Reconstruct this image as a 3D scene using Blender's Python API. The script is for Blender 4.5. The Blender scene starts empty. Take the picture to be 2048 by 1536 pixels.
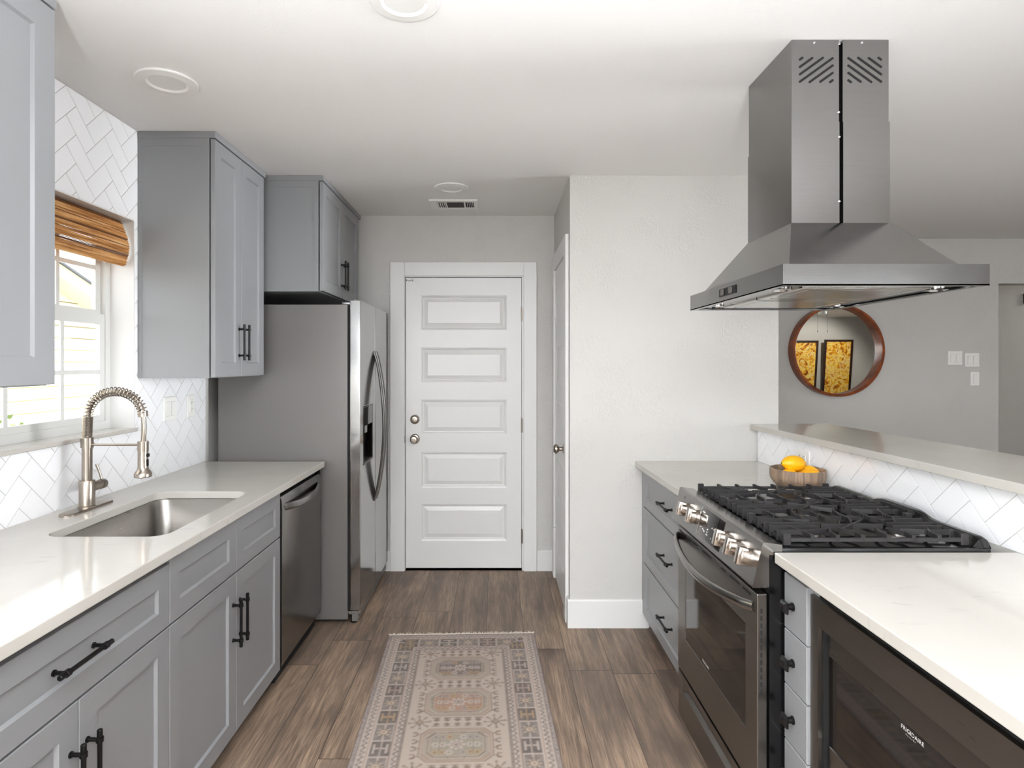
import bpy, bmesh, math, random
import numpy as np
from mathutils import Vector, Matrix

RND = random.Random(11)
sc = bpy.context.scene
COL = sc.collection
PI = math.pi

# ------------------------------------------------------------------ camera, world, sun, big lights, exposure
CAMZ = 1.449
CEIL = 2.482
cam_d = bpy.data.cameras.new('camera')
cam = bpy.data.objects.new('camera', cam_d)
COL.objects.link(cam)
cam.location = (0, 0, CAMZ)
cam.rotation_euler = (PI / 2, 0, 0)
cam_d.sensor_fit = 'HORIZONTAL'
cam_d.sensor_width = 36.0
cam_d.lens = 1190.0 / 2048.0 * 36.0
cam_d.shift_x = 31.5 / 2048.0
cam_d.shift_y = -41.0 / 2048.0
cam_d.clip_start = 0.05
sc.camera = cam

vs = sc.view_settings
vs.view_transform = 'Standard'
vs.look = 'None'
vs.gamma = 1.0
vs.use_curve_mapping = False
vs.exposure = 0.82

wd = bpy.data.worlds.new('world')
sc.world = wd
wd.use_nodes = True
bgn = wd.node_tree.nodes['Background']
bgn.inputs[0].default_value = (0.93, 0.97, 1.0, 1)
bgn.inputs[1].default_value = 2.0

def light(name, kind, loc, energy, color=(1, 1, 1), aim=None, **kw):
    d = bpy.data.lights.new(name, kind)
    d.energy = energy
    d.color = color
    for k, v in kw.items():
        setattr(d, k, v)
    o = bpy.data.objects.new(name, d)
    COL.objects.link(o)
    o.location = loc
    if aim is not None:
        o.rotation_euler = (Vector(aim) - Vector(loc)).to_track_quat('-Z', 'Y').to_euler()
    return o

light('sun', 'SUN', (8, -1.5, 13), 10.0, (1.0, 0.99, 0.98), aim=(0, 0, 0), angle=0.01)
# area lights at unseen windows: rear daylight, then fills added to brighten the room
light('daylight_rear', 'AREA', (0.2, -3.30, 1.55), 14, (0.91, 0.955, 1.0), aim=(0.2, 5, 1.55),
      shape='RECTANGLE', size=2.6, size_y=1.6)
light('patio_fill', 'AREA', (3.8, -3.30, 1.30), 5, (0.91, 0.955, 1.0), aim=(3.8, 5, 1.30),
      shape='RECTANGLE', size=2.2, size_y=2.0)  # added together with an unseen glass door to brighten the living room
light('living_fill', 'AREA', (8.45, 1.6, 1.45), 26, (0.95, 0.975, 1.0), aim=(-1.6, 2.05, 1.95),
      shape='RECTANGLE', size=2.6, size_y=1.5, spread=0.75)  # window light narrowed to a beam, shaped to lift the left tile
light('left_fill', 'AREA', (-1.56, -1.8, 1.50), 19, (0.95, 0.975, 1.0), aim=(1.0, 2.6, 0.75),
      shape='RECTANGLE', size=1.5, size_y=1.1, spread=1.7)  # fill added to light the right-hand fronts, its window is made up
# bounced photographer's flash: a strobe head behind the camera pointed at the ceiling
light('strobe', 'AREA', (-0.02, -1.35, 1.00), 190, (0.90, 0.95, 1.0), aim=(0.05, -0.95, 2.48),
      shape='DISK', size=0.30, spread=1.98)
light('painting_fill', 'SPOT', (7.0, -1.9, 2.45), 60, (1.0, 0.95, 0.88), aim=(7.0, -3.38, 1.35), spot_size=1.5, spot_blend=0.6, shadow_soft_size=0.05)  # added fill without a fixture, brightens the paintings for the mirror
light('hall_fill', 'POINT', (6.0, 5.45, 2.3), 3, (1.0, 0.95, 0.88), shadow_soft_size=0.1)  # added fill without a fixture, lifts the dark hallway

# ------------------------------------------------------------------ helpers
WLOC = {}

class B:
    def __init__(self):
        self.bm = bmesh.new()

    def box(self, lo, hi, bev=0.0, mi=0, seg=1):
        bm = self.bm
        x0, y0, z0 = [min(a, b) for a, b in zip(lo, hi)]
        x1, y1, z1 = [max(a, b) for a, b in zip(lo, hi)]
        v = [bm.verts.new(p) for p in ((x0, y0, z0), (x1, y0, z0), (x1, y1, z0), (x0, y1, z0),
                                       (x0, y0, z1), (x1, y0, z1), (x1, y1, z1), (x0, y1, z1))]
        fs = []
        for q in ((0, 3, 2, 1), (4, 5, 6, 7), (0, 1, 5, 4), (1, 2, 6, 5), (2, 3, 7, 6), (3, 0, 4, 7)):
            f = bm.faces.new([v[i] for i in q])
            f.material_index = mi
            fs.append(f)
        if bev > 0:
            es = list({e for f in fs for e in f.edges})
            bmesh.ops.bevel(bm, geom=es, offset=min(bev, 0.45 * min(x1 - x0, y1 - y0, z1 - z0)),
                            segments=seg, profile=0.5, affect='EDGES')
        return self

    def obox(self, c, ax, ay, az, bev=0.0, mi=0, seg=1):
        """box centred c with half-axis vectors"""
        b2 = B()
        b2.box((-1, -1, -1), (1, 1, 1))
        c = Vector(c); ax = Vector(ax); ay = Vector(ay); az = Vector(az)
        for v in b2.bm.verts:
            v.co = c + ax * v.co.x + ay * v.co.y + az * v.co.z
        if bev:
            bmesh.ops.bevel(b2.bm, geom=list(b2.bm.edges), offset=bev, segments=seg, profile=0.5, affect='EDGES')
        return self.join(b2, mi)

    def join(self, other, mi=None):
        vm = {}
        for v in other.bm.verts:
            vm[v] = self.bm.verts.new(v.co)
        for f in other.bm.faces:
            try:
                nf = self.bm.faces.new([vm[v] for v in f.verts])
                nf.material_index = f.material_index if mi is None else mi
            except ValueError:
                pass
        other.bm.free()
        return self

    def loft(self, loops, mi=0, closed=True, cap0=True, cap1=True, ring=False):
        """loops: list of equal-length point lists"""
        bm = self.bm
        L = [[bm.verts.new(p) for p in lp] for lp in loops]
        n = len(L[0])
        pairs = list(zip(L[:-1], L[1:]))
        if ring:
            pairs.append((L[-1], L[0]))
        for a, b in pairs:
            for i in range(n if closed else n - 1):
                j = (i + 1) % n
                f = bm.faces.new((a[i], a[j], b[j], b[i]))
                f.material_index = mi
        if not ring:
            if cap0:
                bm.faces.new(L[0]).material_index = mi
            if cap1:
                bm.faces.new(L[-1]).material_index = mi
        return self

    def tube(self, pts, r, n=10, mi=0, cap=True, closed=False, flat=None, up=None):
        """sweep a circle (or ellipse flat=(ra,rb)) along pts; r may be a list"""
        P = [Vector(p) for p in pts]
        m = len(P)
        rr = list(r) if hasattr(r, '__len__') else [r] * m
        T = []
        for i in range(m):
            if closed:
                t = P[(i + 1) % m] - P[i - 1]
            else:
                t = P[min(i + 1, m - 1)] - P[max(i - 1, 0)]
            T.append(t.normalized())
        u = Vector(up) if up else (Vector((0, 0, 1)) if abs(T[0].z) < 0.9 else Vector((1, 0, 0)))
        loops = []
        for i in range(m):
            t = T[i]
            u = (u - t * u.dot(t))
            if u.length < 1e-6:
                u = Vector((1, 0, 0)) - t * t.x
            u.normalize()
            w = t.cross(u)
            fa, fb = flat if flat else (1, 1)
            loops.append([P[i] + (u * math.cos(2 * PI * k / n) * fa + w * math.sin(2 * PI * k / n) * fb) * rr[i]
                          for k in range(n)])
        return self.loft(loops, mi, True, cap, cap, closed)

    def cyl(self, p0, p1, r0, r1=None, n=24, mi=0, cap=True):
        return self.tube([p0, p1], [r0, r0 if r1 is None else r1], n, mi, cap)

    def lathe(self, prof, origin=(0, 0, 0), axis='Z', n=32, mi=0, cap0=True, cap1=True, a0=0):
        """prof: list of (radius, height)"""
        o = Vector(origin)
        loops = []
        for r, h in prof:
            lp = []
            for k in range(n):
                a = 2 * PI * k / n + a0
                c, s = math.cos(a) * r, math.sin(a) * r
                if axis == 'Z':
                    p = Vector((c, s, h))
                elif axis == 'Y':
                    p = Vector((c, h, s))
                else:
                    p = Vector((h, c, s))
                lp.append(o + p)
            loops.append(lp)
        return self.loft(loops, mi, True, cap0, cap1)

    def prism(self, poly, mp, d0, d1, mi=0):
        return self.loft([[mp(u, v, d0) for u, v in poly], [mp(u, v, d1) for u, v in poly]], mi)

    def plate(self, outer, holes, mp, d0, d1, mi=0):
        """polygon with holes, extruded between depths d0..d1"""
        bm = self.bm
        t = bmesh.new()
        loops = []
        for lp in [outer] + holes:
            vv = [t.verts.new((u, v, 0)) for u, v in lp]
            for i in range(len(vv)):
                t.edges.new((vv[i], vv[(i + 1) % len(vv)]))
            loops.append(lp)
        bmesh.ops.triangle_fill(t, use_beauty=True, use_dissolve=False, edges=list(t.edges))
        t.verts.ensure_lookup_table()
        idx = {v: i for i, v in enumerate(t.verts)}
        co = [(v.co.x, v.co.y) for v in t.verts]
        fa = [bm.verts.new(mp(u, v, d0)) for u, v in co]
        fb = [bm.verts.new(mp(u, v, d1)) for u, v in co]
        for f in t.faces:
            ids = [idx[v] for v in f.verts]
            bm.faces.new([fa[i] for i in ids]).material_index = mi
            bm.faces.new([fb[i] for i in reversed(ids)]).material_index = mi
        k = 0
        for lp in loops:
            n = len(lp)
            for i in range(n):
                j = (i + 1) % n
                bm.faces.new((fa[k + i], fa[k + j], fb[k + j], fb[k + i])).material_index = mi
            k += n
        t.free()
        return self

    def rings(self, u0, u1, v0, v1, rings, mp, mi=0, cap0=True, cap1=True):
        """nested rectangles (inset, depth); closes first and last"""
        loops = []
        for ins, d in rings:
            loops.append([mp(u0 + ins, v0 + ins, d), mp(u1 - ins, v0 + ins, d),
                          mp(u1 - ins, v1 - ins, d), mp(u0 + ins, v1 - ins, d)])
        return self.loft(loops, mi, True, cap0, cap1)

    def ell(self, c, rx, ry, rz, mi=0, nu=20, nv=12, rot=None, fn=None):
        loops = []
        c = Vector(c)
        for i in range(1, nv):
            th = PI * i / nv
            lp = []
            for k in range(nu):
                a = 2 * PI * k / nu
                p = Vector((math.sin(th) * math.cos(a), math.sin(th) * math.sin(a), math.cos(th)))
                if fn:
                    p = fn(p)
                p = Vector((p.x * rx, p.y * ry, p.z * rz))
                if rot:
                    p = rot @ p
                lp.append(c + p)
            loops.append(lp)
        return self.loft(loops, mi)


def obj(name, b, mats, parent=None, kind=None, label=None, loc=None, smooth=True, ang=32, recalc=True):
    bm = b.bm
    if recalc:
        bmesh.ops.recalc_face_normals(bm, faces=list(bm.faces))
    L = Vector(loc) if loc is not None else (WLOC.get(parent.name, Vector()) if parent else Vector())
    if L.length > 0:
        bmesh.ops.translate(bm, vec=-L, verts=list(bm.verts))
    me = bpy.data.meshes.new(name)
    bm.to_mesh(me)
    bm.free()
    if not isinstance(mats, (list, tuple)):
        mats = [mats]
    for m in mats:
        me.materials.append(m)
    if smooth:
        me.polygons.foreach_set('use_smooth', [True] * len(me.polygons))
        me.set_sharp_from_angle(angle=math.radians(ang))
    o = bpy.data.objects.new(name, me)
    COL.objects.link(o)
    if parent:
        o.parent = parent
        WLOC[o.name] = WLOC.get(parent.name, Vector())
    else:
        o.location = L
        WLOC[o.name] = L.copy()
    if kind:
        o['kind'] = kind
    if label:
        o['label'] = label
    return o


def thing(name, label, cat, loc, group=None, kind=None):
    o = bpy.data.objects.new(name, None)
    COL.objects.link(o)
    o.empty_display_size = 0.1
    o.location = loc
    WLOC[o.name] = Vector(loc)
    o['label'] = label
    o['category'] = cat
    if group:
        o['group'] = group
    if kind:
        o['kind'] = kind
    return o


def tag(o, label, cat, group=None):
    o['label'] = label
    o['category'] = cat
    if group:
        o['group'] = group
    return o


def mpX(x, sgn=1):          # u=Y, v=Z, depth outward along sgn*X
    return lambda u, v, d: Vector((x + sgn * d, u, v))

def mpY(y, sgn=-1):         # u=X, v=Z, depth outward along sgn*Y
    return lambda u, v, d: Vector((u, y + sgn * d, v))

def mpZ(z, sgn=1):          # u=X, v=Y
    return lambda u, v, d: Vector((u, v, z + sgn * d))

def rect(u0, v0, u1, v1):
    return [(u0, v0), (u1, v0), (u1, v1), (u0, v1)]

def rrect(u0, v0, u1, v1, r, n=6):
    pts = []
    for cx, cy, a0 in ((u1 - r, v0 + r, -PI / 2), (u1 - r, v1 - r, 0), (u0 + r, v1 - r, PI / 2), (u0 + r, v0 + r, PI)):
        for k in range(n + 1):
            a = a0 + PI / 2 * k / n
            pts.append((cx + r * math.cos(a), cy + r * math.sin(a)))
    return pts

# ------------------------------------------------------------------ materials
def srgb(r, g, b):
    def f(c):
        c /= 255.0
        return c / 12.92 if c <= 0.04045 else ((c + 0.055) / 1.055) ** 2.4
    return (f(r), f(g), f(b), 1.0)


class NT:
    def __init__(self, name):
        self.m = bpy.data.materials.new(name)
        self.m.use_nodes = True
        self.t = self.m.node_tree
        self.p = self.t.nodes['Principled BSDF']
        self.out = self.t.nodes['Material Output']
        self._tc = None

    def n(self, typ, **kw):
        nd = self.t.nodes.new(typ)
        for k, v in kw.items():
            setattr(nd, k, v)
        return nd

    def set(self, sock, v):
        if hasattr(v, 'is_output') or isinstance(v, bpy.types.NodeSocket):
            self.t.links.new(v, sock)
        else:
            sock.default_value = v

    def math(self, op, a, b=None, c=None, clamp=False):
        nd = self.n('ShaderNodeMath', operation=op, use_clamp=clamp)
        self.set(nd.inputs[0], a)
        if b is not None:
            self.set(nd.inputs[1], b)
        if c is not None:
            self.set(nd.inputs[2], c)
        return nd.outputs[0]

    def co(self, scale=(1, 1, 1), loc=(0, 0, 0), rot=(0, 0, 0), vec=None):
        if vec is None:
            if self._tc is None:
                self._tc = self.n('ShaderNodeTexCoord')
            vec = self._tc.outputs['Object']
        mp = self.n('ShaderNodeMapping')
        self.set(mp.inputs['Vector'], vec)
        mp.inputs['Scale'].default_value = scale
        mp.inputs['Location'].default_value = loc
        mp.inputs['Rotation'].default_value = rot
        return mp.outputs[0]

    def noise(self, vec, scale=1.0, detail=3.0, rough=0.5, dist=0.0, out='Fac'):
        nd = self.n('ShaderNodeTexNoise')
        self.set(nd.inputs['Vector'], vec)
        nd.inputs['Scale'].default_value = scale
        nd.inputs['Detail'].default_value = detail
        nd.inputs['Roughness'].default_value = rough
        nd.inputs['Distortion'].default_value = dist
        return nd.outputs[out]

    def ramp(self, fac, stops, interp='LINEAR'):
        nd = self.n('ShaderNodeValToRGB')
        nd.color_ramp.interpolation = interp
        el = nd.color_ramp.elements
        while len(el) < len(stops):
            el.new(0.5)
        for e, (p, c) in zip(el, stops):
            e.position = p
            e.color = c if hasattr(c, '__len__') else (c, c, c, 1)
        self.set(nd.inputs[0], fac)
        return nd.outputs[0]

    def mix(self, fac, a, b, blend='MIX'):
        nd = self.n('ShaderNodeMix', data_type='RGBA', blend_type=blend)
        self.set(nd.inputs[0], fac)
        self.set(nd.inputs[6], a)
        self.set(nd.inputs[7], b)
        return nd.outputs[2]

    def bump(self, h, strength=0.3, dist=0.002, normal=None):
        nd = self.n('ShaderNodeBump')
        nd.inputs['Strength'].default_value = strength
        nd.inputs['Distance'].default_value = dist
        self.set(nd.inputs['Height'], h)
        if normal is not None:
            self.set(nd.inputs['Normal'], normal)
        return nd.outputs[0]

    def fin(self, color=None, rough=None, metal=None, normal=None, **kw):
        p = self.p
        if color is not None:
            self.set(p.inputs['Base Color'], color)
        if rough is not None:
            self.set(p.inputs['Roughness'], rough)
        if metal is not None:
            self.set(p.inputs['Metallic'], metal)
        if normal is not None:
            self.set(p.inputs['Normal'], normal)
        for k, v in kw.items():
            self.set(p.inputs[k], v)
        return self.m


def plain(name, col, rough=0.5, metal=0.0, bump=None, **kw):
    t = NT(name)
    nrm = None
    if bump:
        nrm = t.bump(t.noise(t.co(), bump[0], 4), bump[1], bump[2])
    return t.fin(col, rough, metal, nrm, **kw)


def plaster(name, col, amount=1.35):
    t = NT(name)
    v = t.co()
    n1 = t.noise(t.co((1.0, 1.0, 0.75)), 60.0, 2.0, 0.5, 0.35)
    ridge = t.math('SUBTRACT', 1.0, t.math('ABSOLUTE', t.math('MULTIPLY_ADD', n1, 2.0, -1.0)))
    ridge = t.math('POWER', ridge, 5.0)
    mask = t.ramp(t.noise(v, 5.0, 3.0, 0.55), [(0.44, 0.12), (0.62, 1.0)])
    h = t.math('MULTIPLY', ridge, mask)
    fine = t.noise(v, 90.0, 3.0)
    h = t.math('MULTIPLY_ADD', fine, 0.28, h)
    return t.fin(col, 0.75, 0.0, t.bump(h, 0.42 * amount, 0.0026))


def brushed(name, col, rough=0.27, direction=(1, 60, 1), amt=0.10, smudge=0.08):
    t = NT(name)
    n1 = t.noise(t.co(direction), 6.0, 4.0, 0.6)
    n2 = t.noise(t.co(), 5.0, 3.0, 0.6)
    r = t.math('ADD', t.math('MULTIPLY_ADD', n1, amt, rough - amt / 2), t.math('MULTIPLY_ADD', n2, smudge, -smudge / 2))
    c = t.mix(t.math('MULTIPLY', n1, 0.35), col, (col[0] * .72, col[1] * .72, col[2] * .72, 1))
    return t.fin(c, r, 1.0, t.bump(n1, 0.05, 0.0006))


M = {}
M['wall'] = plaster('wall_paint', srgb(196, 194, 190))
M['wall_smooth'] = plain('wall_paint_smooth', srgb(196, 194, 190), 0.55, bump=(60, 0.1, 0.001))
M['ceil'] = plain('ceiling_paint', srgb(232, 230, 228), 0.7, bump=(160, 0.22, 0.002))
M['white'] = plain('white_trim_paint', srgb(220, 219, 217), 0.32, bump=(14, 0.03, 0.002))
M['vinyl'] = plain('white_vinyl', srgb(206, 206, 203), 0.4)
M['plastic'] = plain('white_plastic', srgb(236, 235, 231), 0.3)
M['cab'] = plain('grey_cabinet_paint', srgb(139, 140, 142), 0.34, bump=(220, 0.03, 0.0006))
M['cabdark'] = plain('cabinet_inside', srgb(60, 58, 55), 0.7)
M['black'] = plain('matte_black_metal', srgb(24, 23, 24), 0.36, 0.6)
M['void'] = plain('dark_gap', srgb(12, 11, 11), 0.8)
M['blackglass'] = plain('black_glass', srgb(20, 17, 16), 0.05, 0.0, **{'Specular IOR Level': 0.6})
M['enamel'] = plain('black_enamel', srgb(15, 15, 16), 0.16)
M['iron'] = plain('cast_iron', srgb(34, 32, 33), 0.48, 0.0, bump=(300, 0.25, 0.0008))
M['steelY'] = brushed('brushed_steel_lengthwise', srgb(148, 146, 144), 0.23, (60, 1.2, 60))
M['steelX'] = brushed('brushed_steel_crosswise', srgb(146, 145, 144), 0.20, (1.2, 60, 60))
M['steelZ'] = brushed('brushed_steel_upright', srgb(146, 144, 142), 0.22, (60, 60, 1.2))
M['steeldark'] = brushed('dull_steel', srgb(128, 124, 120), 0.30, (60, 1.2, 60))
M['fridgefront'] = brushed('fridge_steel', srgb(168, 167, 166), 0.12, (60, 1.5, 60), 0.04, 0.03)
M['nickel'] = plain('brushed_nickel', srgb(166, 156, 145), 0.28, 1.0)
M['knobsteel'] = plain('polished_knob_metal', srgb(206, 197, 188), 0.22, 1.0)
M['chrome'] = plain('chrome', srgb(220, 220, 220), 0.08, 1.0)
M['sinksteel'] = brushed('sink_steel', srgb(152, 148, 144), 0.3, (1.2, 40, 40), 0.12, 0.1)
M['fridgeside'] = plain('fridge_side_grey', srgb(112, 109, 106), 0.36, 0.15, bump=(420, 0.12, 0.0008))
M['mirror'] = plain('mirror_silver', srgb(226, 228, 224), 0.0, 1.0)
M['grout'] = plain('grout', srgb(186, 184, 180), 0.8)
M['tile'] = plain('white_glazed_tile', srgb(244, 244, 246), 0.14, bump=(9, 0.05, 0.004))
M['lemon'] = plain('lemon_peel', srgb(247, 178, 10), 0.42, bump=(420, 0.25, 0.0008), **{'Subsurface Weight': 0.12, 'Subsurface Radius': (0.01, 0.006, 0.001)})
M['stemdark'] = plain('lemon_stem', srgb(70, 60, 30), 0.7)
M['fringe'] = plain('cotton_fringe', srgb(214, 203, 188), 0.9)
M['dirt'] = plain('lawn', srgb(120, 132, 92), 0.9, bump=(40, 0.4, 0.02))
M['siding'] = plain('cream_siding', srgb(226, 218, 188), 0.7)
M['lap_shade'] = plain('painted_lap_shade', srgb(122, 112, 74), 0.9)
M['soffit'] = plain('cream_soffit', srgb(190, 183, 158), 0.7)
M['shingle'] = plain('grey_shingle', srgb(66, 70, 74), 0.9, bump=(60, 0.5, 0.01))
M['leaf'] = plain('shrub_leaf', srgb(96, 118, 66), 0.6)
M['lens'] = plain('frosted_lens', srgb(226, 225, 222), 0.5)
M['filter'] = brushed('hood_filter_steel', srgb(176, 172, 166), 0.14, (1.2, 60, 60), 0.06, 0.06)
M['canwhite'] = plain('ceiling_fixture_white', srgb(228, 226, 223), 0.6)
M['bounce_ground'] = plain('pale_bounce_ground', srgb(206, 202, 194), 0.9)
M['label_ink'] = plain('white_print', srgb(226, 224, 220), 0.5)
M['ink'] = plain('dark_print', srgb(60, 56, 52), 0.6)


def mat_glass():
    t = NT('window_glass')
    tr = t.n('ShaderNodeBsdfTransparent')
    gl = t.n('ShaderNodeBsdfGlossy')
    gl.inputs['Roughness'].default_value = 0.0
    mx = t.n('ShaderNodeMixShader')
    mx.inputs[0].default_value = 0.05
    t.t.links.new(tr.outputs[0], mx.inputs[1])
    t.t.links.new(gl.outputs[0], mx.inputs[2])
    t.t.links.new(mx.outputs[0], t.out.inputs['Surface'])
    return t.m
M['glass'] = mat_glass()


def mat_quartz():
    t = NT('white_quartz')
    v = t.co((1.0, 1.0, 1.0))
    fleck = t.ramp(t.noise(t.co((8.0, 30.0, 12.0)), 1.0, 5.0, 0.65, 0.5), [(0.60, 0.0), (0.72, 1.0)])
    patch = t.ramp(t.noise(v, 4.0, 3.0), [(0.45, 0.0), (0.62, 1.0)])
    vf = t.math('MULTIPLY', t.math('MULTIPLY', fleck, patch), 0.60)
    cloud = t.ramp(t.noise(v, 3.0, 4.0), [(0.3, srgb(188, 184, 177)), (0.7, srgb(195, 191, 184))])
    c = t.mix(vf, cloud, srgb(150, 152, 154))
    return t.fin(c, 0.10, 0.0, None)
M['quartz'] = mat_quartz()


def mat_floor():
    t = NT('grey_brown_plank_floor')
    tc = t.n('ShaderNodeTexCoord')
    sx = t.n('ShaderNodeSeparateXYZ')
    t.t.links.new(tc.outputs['Object'], sx.inputs[0])
    x, y = sx.outputs[0], sx.outputs[1]
    u = t.math('DIVIDE', t.math('ADD', x, 20.053), 0.2)
    i = t.math('FLOOR', u)
    fu = t.math('FRACT', u)
    w1 = t.n('ShaderNodeTexWhiteNoise', noise_dimensions='1D')
    t.set(w1.inputs['W'], i)
    v = t.math('ADD', t.math('DIVIDE', y, 1.22), t.math('MULTIPLY', w1.outputs[0], 7.3))
    j = t.math('FLOOR', v)
    fv = t.math('FRACT', v)
    cb = t.n('ShaderNodeCombineXYZ')
    t.set(cb.inputs[0], i); t.set(cb.inputs[1], j)
    w2 = t.n('ShaderNodeTexWhiteNoise', noise_dimensions='2D')
    t.set(w2.inputs['Vector'], cb.outputs[0])
    rnd = w2.outputs[0]
    s1 = t.math('GREATER_THAN', t.math('ABSOLUTE', t.math('SUBTRACT', fu, 0.5)), 0.4935)
    s2 = t.math('GREATER_THAN', t.math('ABSOLUTE', t.math('SUBTRACT', fv, 0.5)), 0.4988)
    seam = t.math('MAXIMUM', s1, s2)
    off = t.n('ShaderNodeCombineXYZ')
    t.set(off.inputs[0], t.math('MULTIPLY', rnd, 61.0))
    t.set(off.inputs[1], t.math('MULTIPLY', rnd, 37.0))
    t.set(off.inputs[2], t.math('MULTIPLY', rnd, 11.0))
    va = t.n('ShaderNodeVectorMath', operation='ADD')
    t.t.links.new(tc.outputs['Object'], va.inputs[0])
    t.t.links.new(off.outputs[0], va.inputs[1])
    big = t.noise(t.co((6.0, 1.1, 1), vec=va.outputs[0]), 1.3, 3.0, 0.5, 0.5)
    grain = t.noise(t.co((38.0, 2.4, 1), vec=va.outputs[0]), 1.0, 6.0, 0.65, 0.6)
    fine = t.noise(t.co((190.0, 7.0, 1), vec=va.outputs[0]), 1.0, 3.0, 0.6)
    base = t.ramp(big, [(0.30, srgb(84, 71, 62)), (0.44, srgb(136, 115, 98)), (0.64, srgb(178, 151, 127))])
    c = t.mix(t.ramp(grain, [(0.34, 0.75), (0.60, 0.0)]), base, srgb(82, 69, 60))
    c = t.mix(t.ramp(fine, [(0.36, 0.55), (0.62, 0.0)]), c, srgb(74, 62, 54))
    c = t.mix(t.math('MULTIPLY', rnd, 0.22), c, srgb(146, 130, 117))
    knot = t.noise(t.co((9.0, 4.0, 1), vec=va.outputs[0]), 1.0, 1.0, 0.4)
    c = t.mix(t.ramp(knot, [(0.755, 0.0), (0.80, 0.65)]), c, srgb(62, 50, 43))
    c = t.mix(t.math('MULTIPLY', seam, 0.80), c, srgb(40, 32, 28))
    h = t.math('SUBTRACT', t.math('MULTIPLY', grain, 0.25), seam)
    return t.fin(c, t.math('MULTIPLY_ADD', grain, 0.18, 0.44), 0.0, t.bump(h, 0.25, 0.0012))
M['floor'] = mat_floor()


def mat_bamboo():
    t = NT('woven_bamboo')
    n1 = t.noise(t.co((90.0, 4.0, 90.0)), 1.0, 3.0, 0.6)
    n2 = t.noise(t.co((1, 160.0, 1)), 1.0, 1.0)
    c = t.ramp(n1, [(0.30, srgb(152, 98, 52)), (0.5, srgb(204, 150, 94)), (0.68, srgb(232, 188, 134))])
    c = t.mix(t.ramp(n2, [(0.60, 0.0), (0.72, 0.35)]), c, srgb(120, 74, 38))
    return t.fin(c, 0.85, 0.0, None, **{'Specular IOR Level': 0.2})
M['bamboo'] = mat_bamboo()
M['bamboodark'] = plain('bamboo_dark_cord', srgb(112, 68, 34), 0.7)


def mat_bowlwood():
    t = NT('acacia_wood')
    v = t.co((26.0, 26.0, 2.5))
    n = t.noise(v, 1.0, 4.0, 0.55, 1.2)
    c = t.ramp(n, [(0.30, srgb(92, 77, 66)), (0.46, srgb(128, 109, 93)), (0.60, srgb(160, 134, 110)), (0.72, srgb(112, 95, 82))])
    return t.fin(c, 0.45, 0.0, None)
M['bowlwood'] = mat_bowlwood()


def mat_walnut():
    t = NT('reddish_walnut')
    n = t.noise(t.co((8, 8, 8)), 1.0, 5.0, 0.6, 1.0)
    c = t.ramp(n, [(0.3, srgb(82, 36, 12)), (0.55, srgb(132, 62, 22)), (0.75, srgb(164, 86, 34))])
    return t.fin(c, 0.3, 0.0, None)
M['walnut'] = mat_walnut()
M['darkframe'] = plain('dark_frame_wood', srgb(46, 22, 14), 0.4)


def mat_canvas(name, seed):
    t = NT(name)
    v = t.co((1, 1, 1), loc=(seed, seed * 1.7, seed * .3))
    n = t.noise(v, 5.5, 5.0, 0.62, 2.6)
    c = t.ramp(n, [(0.22, srgb(40, 36, 22)), (0.34, srgb(128, 52, 14)), (0.43, srgb(226, 148, 20)), (0.50, srgb(246, 202, 60)),
                   (0.56, srgb(240, 222, 150)), (0.62, srgb(214, 120, 20)), (0.70, srgb(122, 128, 44)), (0.80, srgb(60, 30, 18))])
    return t.fin(c, 0.35, 0.0, None)


def mat_attr(name, rough=0.9, bump=None):
    t = NT(name)
    a = t.n('ShaderNodeAttribute')
    a.attribute_name = 'pattern'
    n = t.noise(t.co((1, 1, 1)), 420.0, 3.0, 0.6)
    c = t.mix(t.ramp(n, [(0.3, 0.30), (0.7, 0.0)]), a.outputs['Color'], srgb(120, 106, 96))
    c = t.mix(0.36, c, srgb(64, 54, 50))
    return t.fin(c, rough, 0.0, t.bump(n, 0.35, 0.0015))
M['rug'] = mat_attr('woven_rug', 0.95)

# ------------------------------------------------------------------ key dimensions (metres; camera foot = origin, looking +Y)
XL = -1.595          # left wall
YF = 4.165           # far wall with the exterior door
YP = 3.27            # pantry wall facing the kitchen
XP = 0.405           # pantry side wall
XPR = 1.551          # pantry right corner
YB = 4.93            # wall with the mirror
CT = 0.914           # counter top height
CB = 0.884

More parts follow.
